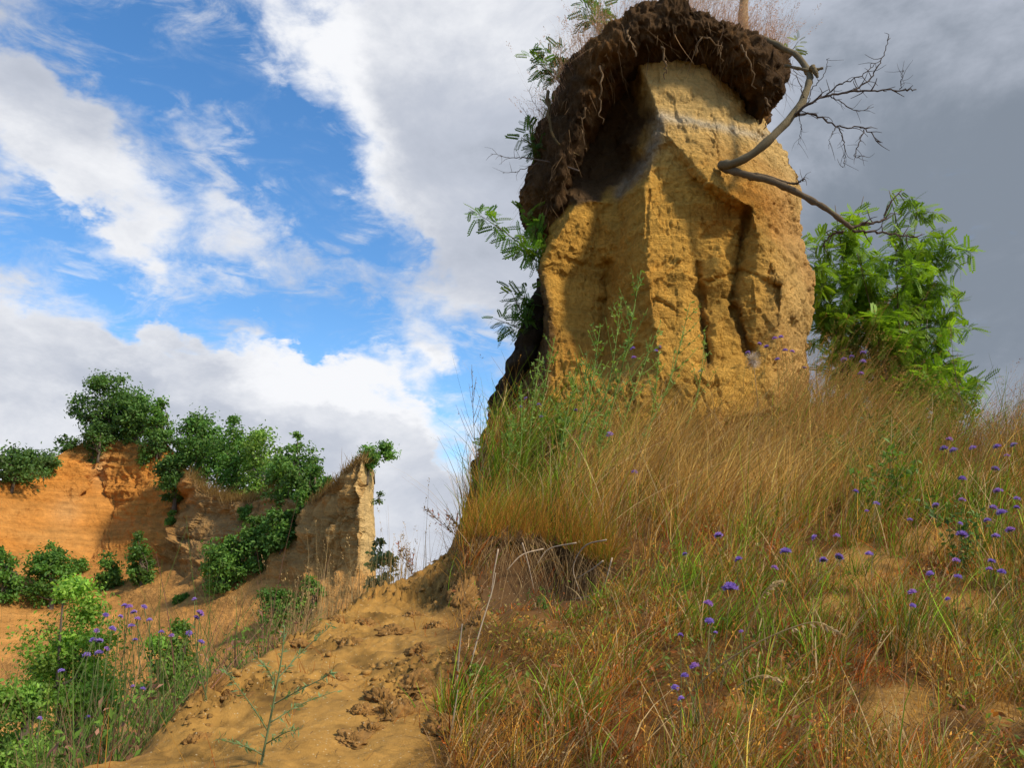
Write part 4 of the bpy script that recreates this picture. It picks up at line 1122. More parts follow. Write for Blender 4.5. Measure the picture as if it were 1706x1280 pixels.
# -- general sward on the slope
b, px, py = sample_slope(228000, 700, 2420, 1.75, 8.2)
prob = (1 - 0.93 * bare(px, py)) * (px > 745)
clump = fbm(b * np.array((5.5, 5.5, 0)), 3, 101)
prob *= np.clip(0.42 + 1.9 * clump, 0.03, 1)
hollow = sstep(1.0, 0.75, np.hypot((px - 895) / 130, (py - 985) / 66))
prob *= 1 - 0.88 * hollow
lowr = sstep(880, 960, py)
prob *= 1 - 0.08 * lowr
prob *= 1 - 0.45 * sstep(1800, 1950, px)
xe = np.interp(b[:, 1], EY, EX)
keep = (RNG.random(len(b)) < prob) & (b[:, 0] > xe - 0.1) & ~on_tower(b)
b, px, py = b[keep], px[keep], py[keep]
n = len(b)
# two thirds of the blades stand in tussocks that fan out from a common foot
TPER = 36
nt_ = int(n * 0.66) // TPER
perm = RNG.permutation(n)
tc_i = np.repeat(perm[:nt_], TPER)
mem = perm[:nt_ * TPER]
offs = RNG.normal(0, 1, (len(mem), 2)) * (0.010 + 0.008 * b[tc_i, 1])[:, None]
cen_ = b[tc_i].copy()
cen_[:, :2] += offs
cen_[:, 2] = zt(cen_[:, 0], cen_[:, 1]) - 0.01
tus = np.full(n, -1); fan = np.zeros((n, 3)); thf = np.ones(n)
b[mem] = cen_; tus[mem] = np.repeat(np.arange(nt_), TPER)
fan[mem, :2] = offs / (0.010 + 0.008 * b[mem, 1])[:, None]
thf[mem] = np.repeat(RNG.uniform(0.6, 1.5, nt_), TPER)
px, py = pix(b)
zb = np.clip(ell(px, py, 1190, 800, 210, 80) * 1.3, 0, 1)                        # long blond grass
zg = np.clip(ell(px, py, 930, 770, 120, 90) + ell(px, py, 1450, 765, 180, 75) + 0.45 * ell(px, py, 1330, 880, 200, 60) + 0.8 * ell(px, py, 1640, 930, 70, 90) + 0.5 * ell(px, py, 1290, 1080, 120, 90), 0, 1)
zr = np.clip(ell(px, py, 1420, 720, 140, 45) + ell(px, py, 1400, 1110, 120, 70) + 0.9 * ell(px, py, 1000, 1220, 200, 70) + 0.4 * ell(px, py, 1560, 740, 80, 30), 0, 1)
u = RNG.random(n)
tu = RNG.random(nt_)
u = np.where((tus >= 0) & (RNG.random(n) < 0.8), tu[tus], u)
mixn = fbm(b * np.array((2.4, 2.4, 0)) + 5, 3, 111)
pg = np.clip(0.22 + 0.55 * zg + 0.5 * np.clip(mixn, -0.2, 1) - 0.3 * zb, 0.02, 0.85)
pr = np.clip(0.16 + 0.45 * zr, 0, 0.7)
typ = np.where(u < pg, 1, np.where(u < pg + pr * (1 - pg), 2, 0))
typ = np.where((RNG.random(n) < zb * 0.85), 3, typ)
kv = 0.45 + RNG.gamma(2.2, 0.22, (n, 1))
bright = RNG.random(n) < 0.08
col = np.choose(typ[:, None], [STRAW, GRN, RUST, BLOND]) * kv
tb_ = RNG.uniform(0.5, 1.4, nt_)
col = col * np.where(tus >= 0, tb_[tus], 1.0)[:, None]
hue = RNG.random((n, 1))
col = np.where((typ == 0)[:, None] & (hue < 0.25), GREY * kv, col)
hgt = np.choose(typ, [RNG.gamma(5, 0.045, n), RNG.gamma(5, 0.042, n), RNG.gamma(5, 0.034, n), RNG.gamma(9, 0.05, n)])
hgt *= thf * np.clip(0.55 + 0.9 * (clump[keep] + 0.3), 0.35, 1.2) * (0.75 + 0.25 * sstep(2.0, 4.0, b[:, 1]))
hgt *= 1 + 0.7 * sstep(5.8, 6.6, b[:, 1]) * sstep(1300, 1380, px)
hgt *= 1 - 0.75 * np.clip(ell(px, py, 890, 1065, 160, 65) * 1.3, 0, 1)
col = np.where(bright[:, None], np.array((0.60, 0.43, 0.20)) * RNG.uniform(0.7, 1.1, (n, 1)), col)
hgt *= 0.8 + 0.75 * np.clip(fbm(b * np.array((1.6, 1.6, 0)) + 71, 2, 171) + 0.35, 0, 1)
hgt *= np.where(typ == 1, 1 + 0.9 * np.clip(ell(px, py, 930, 790, 120, 80), 0, 1), 1)
hgt *= 1 - 0.48 * sstep(880, 980, py)
hgt = np.clip(hgt, 0.04, 0.75)
wind = np.array((0.22, -0.02, 0.0))
up = unit(np.array((0.06, -0.05, 1.0)) + 0.2 * RNG.normal(size=(n, 3)) + 0.16 * fan)
bend = 0.2 * fan + wind * (1 + 0.6 * (typ == 3))[:, None] + RNG.normal(0, 0.27, (n, 3)) * (1, 1, 0.35) - np.array((0, 0, 0.12))
wid = (1 + 0.5 * bright) * np.choose(typ, [0.0027, 0.0040, 0.0032, 0.0024]) * RNG.uniform(0.6, 1.5, n) * (0.8 + 0.12 * b[:, 1])
for k, (nm, lb) in enumerate((('dry_grass', 'brown and straw coloured dry grass over the slope'), ('green_grass', 'green grass mixed through the dry sward'), ('rust_sorrel', 'rust red dried sorrel stems in the grass'), ('blond_grass', 'long blond grass leaning right below the tower'))):
    m = MB(); s_ = typ == k
    pos = ribbons(m, b[s_], up[s_], bend[s_], hgt[s_], wid[s_], col[s_], 4 if k != 3 else 5)
    if k in (0, 2, 3):
        sel = RNG.random(s_.sum()) < (0.07 if k == 0 else 0.22 if k == 2 else 0.10)
        tp = pos[sel]
        panicles(m, tp[:, -1], unit(tp[:, -1] - tp[:, -2]), 9, 0.011 if k != 2 else 0.009, col[s_][sel] * 1.15, 0.07)
    tag(m.build(nm, 'grass'), lb, 'grass', kind='stuff')
# -- flattened thatch: dead blades lying over the ground between the tufts
b2, qx, qy = sample_slope(78000, 740, 2300, 1.75, 7.0)
def in_hollow(x, y): return sstep(1.0, 0.75, np.hypot((x - 895) / 140, (y - 985) / 72))
k2 = (RNG.random(len(b2)) < (1 - bare(qx, qy)) * (1 - 0.85 * in_hollow(qx, qy))) & (b2[:, 0] > np.interp(b2[:, 1], EY, EX)) & ~on_tower(b2)
b2 = b2[k2]; n = len(b2)
m = MB()
a = RNG.uniform(0, 2 * np.pi, n)
up = unit(np.stack([np.cos(a), np.sin(a) * 0.6 - 0.5, RNG.uniform(-0.1, 0.45, n)], -1))
ribbons(m, b2 + (0, 0, 0.012), up, np.stack([RNG.normal(0, .3, n), RNG.normal(0, .3, n), RNG.uniform(-0.5, 0.0, n)], -1), RNG.gamma(4, 0.035, n), RNG.uniform(0.0015, 0.004, n), np.where(RNG.random((n, 1)) < 0.5, GREY * 0.5, STRAW * 0.5) * RNG.uniform(0.5, 1.2, (n, 1)), 3)  # dead blades coloured darker to put shade into the gaps
tag(m.build('thatch', 'grass'), 'matted dead grass lying on the slope', 'grass', kind='stuff')
# -- low herbs: small green and rust leaves close to the ground
b6, qx, qy = sample_slope(26000, 745, 1810, 1.75, 7.2)
k6 = (RNG.random(len(b6)) < (1 - bare(qx, qy)) * (1 - 0.9 * in_hollow(qx, qy))) & (fbm(b6 * np.array((4, 4, 0)) + 31, 3, 151) > 0.06) & ~on_tower(b6) & (b6[:, 0] > np.interp(b6[:, 1], EY, EX))
b6 = b6[k6]; n = len(b6)
kc = fbm(b6 * np.array((3, 3, 0)) + 57, 2, 161)[:, None] + 0.25 * RNG.normal(size=(n, 1))
cl = np.where(kc > 0.12, np.array((0.36, 0.12, 0.03)), np.where(kc > -0.25, np.array((0.17, 0.25, 0.035)), np.array((0.34, 0.24, 0.05)))) * RNG.uniform(0.6, 1.35, (n, 1))
m = MB()
ls = RNG.uniform(0.010, 0.028, n)
leaves(m, b6 + np.stack([0 * ls, 0 * ls, RNG.gamma(2, 0.03, n)], -1), unit(RNG.normal(size=(n, 3)) + (0, 0, 0.4)), unit(RNG.normal(size=(n, 3)) * 0.7 + (0, -0.5, 0.7)), ls, ls * 0.45, cl)
tag(m.build('low_herbs', 'leaf'), 'small green and rust leaves of low herbs in the grass', 'herbs', kind='stuff')
# -- tall seeding grass along the crest at the right
b3, qx, qy = sample_slope(9500, 1060, 2300, 5.9, 7.4)
b3 = b3[~on_tower(b3)]; n = len(b3)
pxr = pix(b3)[0]
hg = RNG.gamma(9, 0.055, n) * np.interp(pxr, [1060, 1150, 1250, 1340, 1420, 1530, 1600, 1706, 1800], [0.5, 0.6, 0.8, 1.25, 1.35, 0.8, 0.7, 1.15, 1.2])
kc = RNG.random((n, 1))
cl = np.where(kc < 0.55, np.array((0.40, 0.22, 0.06)), np.where(kc < 0.8, np.array((0.20, 0.20, 0.045)), np.array((0.34, 0.15, 0.05)))) * RNG.uniform(0.7, 1.3, (n, 1))
m = MB()
pos = ribbons(m, b3, unit(np.array((0.12, 0, 1.0)) + 0.16 * RNG.normal(size=(n, 3))), np.array((0.34, -0.02, -0.12)) + RNG.normal(0, 0.13, (n, 3)), hg, RNG.uniform(0.002, 0.004, n), cl, 5)
s_ = RNG.random(n) < 0.4
panicles(m, pos[s_, -1], unit(pos[s_, -1] - pos[s_, -2]), 12, 0.014, cl[s_] * 1.1, 0.13)
tag(m.build('crest_grass', 'grass'), 'tall seeding orange-brown grass along the right crest', 'grass', kind='stuff')
# -- fringe on the left flank of the ridge and weeds in the lower left corner
def flank(n, y0, y1, d0, d1):
    y = RNG.uniform(y0, y1, n); x = np.interp(y, EY, EX) - RNG.uniform(d0, d1, n)
    return np.stack([x, y, zt(x, y) - 0.01], -1)
m = MB()
f1 = flank(900, 3.4, 5.3, 0.02, 0.35); n = len(f1)
f1 = f1[fbm(f1 * 4, 3, 121) > -0.08]; n = len(f1)
cl = np.array((0.46, 0.31, 0.13)) * RNG.uniform(0.6, 1.2, (n, 1))
pos = ribbons(m, f1, unit(np.array((0.03, 0, 1.0)) + 0.10 * RNG.normal(size=(n, 3))), RNG.normal(0, 0.12, (n, 3)), RNG.gamma(8, 0.034, n), RNG.uniform(0.0025, 0.0045, n), cl, 4)
panicles(m, pos[::3, -1], unit(pos[::3, -1] - pos[::3, -2]), 8, 0.012, cl[::3], 0.05)
tag(m.build('ridge_straw', 'grass'), 'upright pale straw along the edge of the sand ridge', 'grass', kind='stuff')
m = MB()
f2 = flank(12000, 1.9, 3.9, 0.10, 1.7)
f2 = f2[fbm(f2 * 3, 3, 131) > -0.12]; n = len(f2)
kc = RNG.random((n, 1))
cl = np.where(kc < 0.6, np.array((0.10, 0.165, 0.03)), np.where(kc < 0.82, np.array((0.27, 0.17, 0.08)), np.array((0.28, 0.13, 0.09)))) * RNG.uniform(0.6, 1.3, (n, 1))
dl = (np.interp(f2[:, 1], EY, EX) - f2[:, 0])
ribbons(m, f2, unit(np.array((0.0, 0, 1.0)) + 0.36 * RNG.normal(size=(n, 3))), RNG.normal(0, 0.3, (n, 3)) - (0, 0, 0.12), RNG.gamma(6, 0.045, n) * (0.8 + 0.9 * np.clip(dl, 0, 1.6)), RNG.uniform(0.003, 0.006, n), cl * 1.25, 4)
nl = 9000
k = RNG.integers(0, n, nl); ls = RNG.uniform(0.015, 0.04, nl)
leaves(m, f2[k] + np.stack([RNG.normal(0, 0.03, nl), RNG.normal(0, 0.03, nl), RNG.uniform(0, 0.3, nl) * (0.7 + dl[k])], -1), unit(RNG.normal(size=(nl, 3)) + (0, 0, 0.3)), unit(RNG.normal(size=(nl, 3)) + (0, -0.5, 0.7)), ls, ls * 0.4, np.where(kc[k] < 0.8, np.array((0.14, 0.24, 0.035)), np.array((0.34, 0.17, 0.11))) * RNG.uniform(0.6, 1.3, (nl, 1)))
tag(m.build('weed_tangle', 'grass'), 'green and brown weeds behind the sand ridge at lower left', 'weeds', kind='stuff')
# sparse blades on the sand
b4, qx, qy = sample_slope(2600, 100, 790, 1.8, 5.4)
b4 = b4[(fbm(b4 * 6, 2, 141) > 0.22) & (b4[:, 0] > np.interp(b4[:, 1], EY, EX))]; n = len(b4)
m = MB()
ribbons(m, b4, unit(np.array((0, 0, 1.0)) + 0.35 * RNG.normal(size=(n, 3))), RNG.normal(0, 0.2, (n, 3)), RNG.gamma(4, 0.018, n), RNG.uniform(0.0015, 0.003, n), np.where(RNG.random((n, 1)) < 0.5, STRAW, RUST) * 0.9, 3)
tag(m.build('sand_sprouts', 'grass'), 'sparse short blades sprouting from the bare sand', 'grass', kind='stuff')
n = 900
b7, qx, qy = sample_slope(n, 120, 790, 1.8, 5.4)
b7[:, 2] = zfine(b7[:, 0], b7[:, 1]) + 0.006
b7 = b7[b7[:, 0] > np.interp(b7[:, 1], EY, EX)]; n = len(b7)
a = RNG.uniform(0, 2 * np.pi, n)
m = MB()
ribbons(m, b7, unit(np.stack([np.cos(a), np.sin(a), 0.30 * np.sin(a) + 0.02 * RNG.normal(size=n)], -1)), RNG.normal(0, 0.12, (n, 3)) * (1, 1, 0.2), RNG.gamma(2, 0.02, n), RNG.uniform(0.0012, 0.003, n), np.where(RNG.random((n, 1)) < 0.6, np.array((0.16, 0.09, 0.04)), STRAW) * RNG.uniform(0.6, 1.2, (n, 1)), 2)
tag(m.build('sand_litter', 'grass'), 'bits of straw and twig lying on the bare sand', 'litter', kind='stuff')
# -- panicle grass on top of the turf cap
i = RNG.integers(20, 298, 2600); j = RNG.integers(10, 42, 2600)
cb = CAPV[i, j]; n = len(cb)
ci = i / 300
dens_ = np.where((ci > 0.60), 1.0, np.where(ci < 0.36, 0.7, 0.28))
s_ = RNG.random(n) < dens_
cb, ci = cb[s_], ci[s_]; n = len(cb)
cl = np.array((0.50, 0.31, 0.17)) * RNG.uniform(0.7, 1.25, (n, 1)) + np.array((0.05, -0.01, 0.02)) * RNG.random((n, 1))
out = np.where(ci < 0.36, -0.30, 0.12)[:, None] * np.array((1, 0, 0))
m = MB()
pos = ribbons(m, cb - (0, 0, 0.03), unit(np.array((0, -0.1, 1.0)) + out + 0.24 * RNG.normal(size=(n, 3))), np.array((0.16, 0, -0.12)) + out * 0.3 + RNG.normal(0, 0.14, (n, 3)), RNG.gamma(7, 0.055, n), RNG.uniform(0.002, 0.0036, n), cl, 4)
panicles(m, pos[::2, -1], unit(pos[::2, -1] - pos[::2, -2]), 14, 0.016, cl[::2] * 1.1, 0.14)
tag(m.build('turf_top_grass', 'grass'), 'pinkish dry panicle grass on top of the tower turf', 'grass', kind='stuff')
# -- dry grass on the cliff rim and the spur back
m = MB()
for a0, a1, nn, hh_ in ((312, 460, 2600, 0.95), (515, 606, 2200, 0.7)):
    pxs = RNG.uniform(a0, a1, nn)
    jj = np.searchsorted(cpx, pxs).clip(0, len(cpx) - 1)
    bb = CLG[RNG.integers(0, 4, nn), jj] + np.stack([RNG.normal(0, 0.15, nn), RNG.uniform(-0.1, 1.2, nn), np.zeros(nn)], -1)
    cl = np.array((0.42, 0.28, 0.11)) * RNG.uniform(0.55, 1.25, (nn, 1))
    ribbons(m, bb - (0, 0, 0.15), unit(np.array((0.1, -0.2, 1.0)) + 0.3 * RNG.normal(size=(nn, 3))), np.array((0.25, -0.3, -0.35)) + RNG.normal(0, 0.2, (nn, 3)), hh_ * RNG.uniform(0.5, 1.4, nn), np.full(nn, 0.045), cl, 3)
tag(m.build('rim_grass', 'grass'), 'dry yellow grass along the far cliff rim and spur', 'grass', kind='stuff')

# ================================================================== TURF LIP over the hollow
lipp = [(776, 915), (800, 902), (850, 900), (905, 908), (950, 925), (990, 945), (1030, 950)]
lw = []
for a, b_ in lipp:
    Y, _ = ground_hit(a, b_, 0.02, 2.5, 6.5)
    q = P(a, b_, min(Y, 4.75))
    lw.append(q)
lw = np.array(lw)
LP_ = spline(lw, 120)
lip = empty('turf_lip', LP_[60] - (0, 0, 0.1), 'overhanging lip of dark rooty turf above the hollow in the bank', 'turf')
ang = np.linspace(0, 2 * np.pi, 48, endpoint=False)
tt = np.linspace(0, 1, 120)
R_ = 0.07 * np.sin(np.pi * tt) ** 0.5 + 0.008
LV = LP_[:, None] + np.stack([0 * ang[None] + 0 * R_[:, None], 2.0 * np.cos(ang)[None] * R_[:, None] + 0.08, 0.85 * np.sin(ang)[None] * R_[:, None]], -1)
LV = LV + (LV - LP_[:, None]) * (1.0 * fbm(LV * 9, 5, 5, 0.6))[..., None] + 0.02 * np.stack([fbm(LV * 20, 3, 6), fbm(LV * 20, 3, 7), fbm(LV * 20, 3, 8)], -1)
i = np.arange(119)[:, None] * 48; k = np.arange(48)[None]
q = np.stack([i + k, i + (k + 1) % 48, i + 48 + (k + 1) % 48, i + 48 + k], -1).reshape(-1, 4)
m = MB(); m.add(LV.reshape(-1, 3), None, q, (0.15, 0.088, 0.038)); rmat = m.build('root_mat', 'humus', lip)
m = MB()
n = 1500
ii = RNG.integers(4, 116, n); jj = RNG.integers(18, 44, n)
bb = LV[ii, jj]
kc = RNG.random((n, 1))
ribbons(m, bb, unit(np.array((0.0, -0.7, -0.25)) + 0.45 * RNG.normal(size=(n, 3))), np.array((0.05, 0.0, -0.75)) + RNG.normal(0, 0.25, (n, 3)), RNG.gamma(3, 0.05, n), RNG.uniform(0.0015, 0.0035, n), np.where(kc < 0.45, np.array((0.17, 0.10, 0.045)), np.array((0.46, 0.30, 0.13))) * RNG.uniform(0.6, 1.2, (n, 1)), 5)
o = m.build('hanging_stems', 'grass', lip); o['kind'] = 'stuff'
m = MB()
n = 3000
ii = RNG.integers(2, 118, n); jj = RNG.integers(0, 24, n)
ribbons(m, LV[ii, jj], unit(np.array((0.05, -0.15, 1.0)) + 0.3 * RNG.normal(size=(n, 3))), np.array((0.15, -0.1, -0.2)) + RNG.normal(0, 0.2, (n, 3)), RNG.gamma(6, 0.04, n), RNG.uniform(0.002, 0.004, n), np.where(RNG.random((n, 1)) < 0.75, STRAW, GRN) * RNG.uniform(0.6, 1.3, (n, 1)), 4)
o = m.build('grass_fringe', 'grass', lip); o['kind'] = 'stuff'
def pale_roots(lst, parent, r, col, Yo=-0.1):
    for pl in lst:
        p = []
        for a, b_ in pl:
            j = int(np.argmin(np.abs(pix(LP_)[0] - a)))
            p.append(P(a, b_, LP_[j, 1] + Yo))
        m_ = MB(); m_.tube(spline(p, 14), np.linspace(r, r * 0.4, 14), 5, col); m_.build('root', 'bark', parent, np.array(lip.location))
pale_roots([[(1010, 900), (975, 910), (955, 945), (965, 985)], [(960, 905), (915, 915), (895, 940)], [(1005, 935), (985, 950), (960, 965)], [(870, 905), (880, 940), (890, 985)], [(830, 915), (822, 960), (818, 1000)],
            [(1020, 930), (1000, 985), (950, 1000)], [(905, 915), (870, 925), (845, 950)]], rmat, 0.0045, (0.40, 0.30, 0.20), -0.22)

# ---- crumbling earth clods on the bare sand ------------------------------
def clod(label, px, py, wpx, squash, seed, col=(0.25, 0.13, 0.038)):
    Y, _ = ground_hit(px, py, 0.0, 1.5, 6)
    c_ = P(px, py, Y)
    R0 = wpx / 2 / F_PX * np.linalg.norm(c_ - CAM)
    th = np.linspace(0, 2 * np.pi, 80, endpoint=False); ph_ = np.linspace(-np.pi / 2, np.pi / 2, 44)
    T_, H_ = np.meshgrid(th, ph_)
    d = np.stack([np.cos(T_) * np.cos(H_), np.sin(T_) * np.cos(H_), np.sin(H_)], -1)
    dw = d + 0.35 * np.stack([fbm(d * 3 + seed, 2, seed + 11), fbm(d * 3 + seed, 2, seed + 12), fbm(d * 3 + seed, 2, seed + 13)], -1)
    r = 0.9 + 0.6 * fbm(dw * 1.7 + seed * 7.3, 3, seed) + 0.9 * (0.3 - np.abs(fbm(dw * 3.2 + seed, 3, seed + 3))) + 0.35 * (0.3 - np.abs(fbm(dw * 9 + seed, 3, seed + 5)))
    v = d * r[..., None] * R0 * np.array((1, 0.85, squash * 1.25))
    # sit on the slope: sheared with the ground
    gx_ = (zt(np.array([c_[0] + 0.05]), np.array([c_[1]])) - zt(np.array([c_[0] - 0.05]), np.array([c_[1]])))[0] / 0.1
    gy_ = (zt(np.array([c_[0]]), np.array([c_[1] + 0.05])) - zt(np.array([c_[0]]), np.array([c_[1] - 0.05])))[0] / 0.1
    v[..., 2] += gx_ * v[..., 0] + gy_ * v[..., 1]
    i = np.arange(43)[:, None] * 80; k = np.arange(80)[None]
    q = np.stack([i + k, i + (k + 1) % 80, i + 80 + (k + 1) % 80, i + 80 + k], -1).reshape(-1, 4)
    cc = np.asarray(col) * (1 + 0.5 * fbm(v * 30, 3, seed))[..., None]
    o = mesh_np('soil_clod', v.reshape(-1, 3), q, 'sand', None, cc.reshape(-1, 3))
    o.location = c_ + np.array((0, 0, -0.22 * R0))
    tag(o, label, 'clod', 'crumbling clods on the sand')
CLODS = [('largest crumbling brown clod low on the bare sand', 665, 1190, 88, 0.42), ('clod just left of the largest clod on the sand', 603, 1190, 44, 0.5), ('clod just above the largest clod on the sand', 640, 1168, 50, 0.55),
         ('upper brown clod beside the leaning dry stalk', 690, 1140, 58, 0.5), ('flat clod at bottom below the largest one', 590, 1232, 60, 0.3), ('small clod left of the flat bottom clod', 620, 1215, 34, 0.5), ('lone dark clod in the middle of the lower sand', 325, 1240, 46, 0.5),
         ('dark clod on the sand ridge right of the green seedling', 585, 1075, 46, 0.45), ('dark clod high on the sand ridge under the gap', 690, 1030, 40, 0.5), ('clod on the ridge edge left of the green seedling', 390, 1165, 60, 0.4), 
         ('clod on the ridge edge near the violet flowers', 330, 1165, 62, 0.45), ('small clod at the top of the sand beneath the turf lip', 740, 975, 40, 0.5), ('dark clod at the foot of the hollow', 800, 1040, 46, 0.5),
         ('dark clod at the foot of the leaning dry stalk', 740, 1215, 54, 0.6), ('small dark clod beneath the spur', 610, 1040, 30, 0.5), ('pair-sized clod in mid sand right of the seedling', 560, 1130, 34, 0.4)]
CLODS += [('dark clod on the sand just under the turf lip', 768, 1000, 48, 0.5), ('crumbly clod right of the ridge middle below the gap', 655, 1055, 52, 0.45), ('small clod on the ridge top left of the gap sapling', 560, 1035, 30, 0.5),
          ('crumbly clod between the ridge and the largest clod', 700, 1085, 44, 0.45), ('dark clod beside the upper end of the grey straight stalk', 730, 1050, 40, 0.5), ('small clod on the ridge above the seedling tip', 500, 1078, 36, 0.5)]
for k, (lb, a, b_, w_, sq) in enumerate(CLODS):
    clod(lb, a, b_, w_, sq, k + 1)
# small crumbs
b5, qx, qy = sample_slope(9000, 60, 800, 1.7, 5.6)
cr_ = fbm(b5 * np.array((3.1, 3.1, 0)) + 7, 3, 21)
b5 = b5[(cr_ * 1.5 + 0.05 + 0.35 * RNG.random(len(b5)) > 0.28) & (b5[:, 0] > np.interp(b5[:, 1], EY, EX) - 0.1)]
b5[:, 2] = zfine(b5[:, 0], b5[:, 1])
n = len(b5)
oct_ = np.array(((1, 0, 0), (-1, 0, 0), (0, 1, 0), (0, -1, 0), (0, 0, 1), (0, 0, -1), (0.7, 0.7, 0.5), (-0.7, 0.6, 0.5), (0.6, -0.7, 0.45), (-0.6, -0.7, 0.5)), float)
octf = np.array(((4, 6, 7), (4, 7, 9), (4, 9, 8), (4, 8, 6), (0, 6, 8), (1, 9, 7), (2, 7, 6), (3, 8, 9), (0, 2, 6), (1, 7, 2), (1, 3, 9), (0, 8, 3)))
sz = RNG.gamma(1.6, 0.0024, n) * (0.6 + 0.2 * b5[:, 1])
V5 = oct_[None] * (sz[:, None] * RNG.uniform(0.35, 1.5, (n, 10)))[..., None] + b5[:, None]
m = MB(); m.add(V5.reshape(-1, 3), (np.arange(n)[:, None, None] * 10 + octf[None]).reshape(-1, 3), None, np.repeat(np.array((0.29, 0.155, 0.042)) * RNG.uniform(0.55, 1.25, (n, 1)), 10, 0))
tag(m.build('soil_crumbs', 'sand', smooth=False), 'crumbs of earth scattered over the bare sand', 'soil', kind='stuff')

# ================================================================== TALL WEEDS
def weed(name, label, base, tip, nb, col, seed, bl=0.35, leafn=5, leafs=0.02, r=0.004, cat='weed', group=None, budcol=None, mat='grass', start=0.35, spread=0.55):
    rng = np.random.default_rng(5000 + seed)
    base, tip = np.asarray(base, float), np.asarray(tip, float)
    o = empty(name, base, label, cat, group)
    H = np.linalg.norm(tip - base)
    midp = base * 0.5 + tip * 0.5 + rng.normal(0, 0.03 * H, 3) * (1, 1, 0)
    st_ = spline([base, midp, tip], 20)
    m = MB(); m.tube(st_, np.linspace(r, r * 0.35, 20), 5, col); m.build('stem', mat, o)
    ml = MB()
    for k in range(nb):
        t = start + (0.97 - start) * (k + rng.random() * 0.6) / nb
        p0 = st_[int(t * 19)]
        d = unit((tip - base) / H + spread * unit(rng.normal(size=3) * (1, 0.8, 0.15)) * 1.2)
        L_ = bl * H * (1.15 - t) * rng.uniform(0.7, 1.2) + 0.02
        p = spline([p0, p0 + d * L_ * 0.5, p0 + d * L_ + np.array((0, 0, 0.08 * L_))], 7)
        mm = MB(); mm.tube(p, np.linspace(r * 0.55, r * 0.25, 7), 4, col); mm.build('branch', mat, o)
        cnt = leafn
        kk = rng.uniform(0.15, 1, cnt)
        pp = np.array([p[int(x * 6)] for x in kk])
        lc = np.asarray(col if budcol is None or rng.random() < 0.5 else budcol) * rng.uniform(0.8, 1.3, (cnt, 1))
        ls = leafs * rng.uniform(0.6, 1.4, cnt)
        leaves(ml, pp, unit(d + 0.9 * rng.normal(size=(cnt, 3))), rdir(cnt, rng), ls, ls * 0.4, lc)
    cnt = leafn * 5
    pp = st_[rng.integers(2, 20, cnt)]
    ls = leafs * rng.uniform(0.7, 1.6, cnt)
    leaves(ml, pp, unit(np.array((0, 0, 0.6)) + rng.normal(size=(cnt, 3))), rdir(cnt, rng), ls, ls * 0.35, np.asarray(col) * rng.uniform(0.8, 1.3, (cnt, 1)))
    ml.build('leaflets', 'leaf', o)['kind'] = 'stuff'
    return o
def slope_base(px, py):
    Y, _ = ground_hit(px, py, 0.0, 1.5, 7.0)
    q = P(px, py, Y); q[2] = gz(q[0], q[1]) - 0.02
    return q
WG, WG2 = (0.23, 0.33, 0.07), (0.19, 0.30, 0.055)
for k, (lb, bp_, tp_, nb) in enumerate([
    ('tallest thin green weed reaching up before the middle of the tower', (985, 800), (1068, 450), 13), ('tall thin weed just left of the tallest one before the tower', (950, 800), (1035, 500), 11),
    ('thin pale weed with buds before the left buttress of the tower', (905, 790), (925, 560), 9), ('slim weed close to the left foot of the tower', (875, 795), (900, 590), 8),
    ('tall weed slanting right beneath the tallest one', (935, 830), (1000, 545), 10), ('thin weed leaning to the right before the tower centre', (1040, 790), (1150, 505), 8),
    ('short bushy weed at the left of the green patch', (860, 820), (868, 640), 9), ('green weed in the heart of the green patch', (925, 830), (960, 620), 10),
    ('slender weed right of the green patch near the rust stain', (1075, 760), (1098, 590), 6), ('weed with few branches before the two grooves of the tower', (1130, 745), (1175, 560), 6),
    ('green weed at the far left of the green patch under the dark flank', (845, 830), (850, 690), 9), ('thin weed rising just right of the left buttress', (960, 790), (978, 590), 9), ('low bushy weed below the single large violet flower', (1005, 830), (1012, 680), 10),
    ('leaning weed between the tallest weed and the centre groove', (1010, 790), (1100, 540), 9)]):
    b_ = slope_base(*bp_)
    t_ = P(tp_[0], tp_[1], b_[1] + 0.15)
    weed('tall_weed', lb, b_, t_, nb, WG if k % 2 else WG2, k, group='thin green weeds before the tower', leafn=10, r=0.006, leafs=0.03)
b_ = slope_base(806, 850)
weed('dry_weed', 'thin leafless grey-brown weed standing against the sky left of the tower', b_, P(786, 608, b_[1] - 0.1), 9, (0.22, 0.17, 0.10), 31, leafn=4, leafs=0.014, r=0.0035, spread=0.35)
weed('dry_weed', 'second dry weed left of the tower, shorter and bent', b_ + (-0.03, 0.1, 0), P(800, 712, b_[1]), 6, (0.24, 0.18, 0.10), 32, leafn=4, leafs=0.014, r=0.003, spread=0.4)
b_ = P(1640, 760, 6.3); b_[2] = gz(b_[0], b_[1])
weed('dry_weed', 'tall thin dry weed leaning left against grey sky at the right crest', b_, P(1582, 535, 6.2), 9, (0.22, 0.15, 0.10), 33, leafn=5, leafs=0.016, r=0.0035, spread=0.35, bl=0.22)
for k, (lb, bp_, tp_) in enumerate([('pinkish dried shrublet on the bank edge left of the tower', (770, 900), (712, 848)), ('second pinkish dried shrublet, nearer the bank, against white cloud', (775, 895), (748, 858)), ('small pink-flowered dry sprig on the ridge by the gap', (690, 960), (668, 912))]):
    b_ = slope_base(*bp_)
    weed('dried_shrublet', lb, b_, P(tp_[0], tp_[1], b_[1]), 10, (0.25, 0.16, 0.10), 40 + k, leafn=6, leafs=0.022, r=0.003, budcol=(0.45, 0.19, 0.15), spread=0.8, bl=0.6, start=0.2)
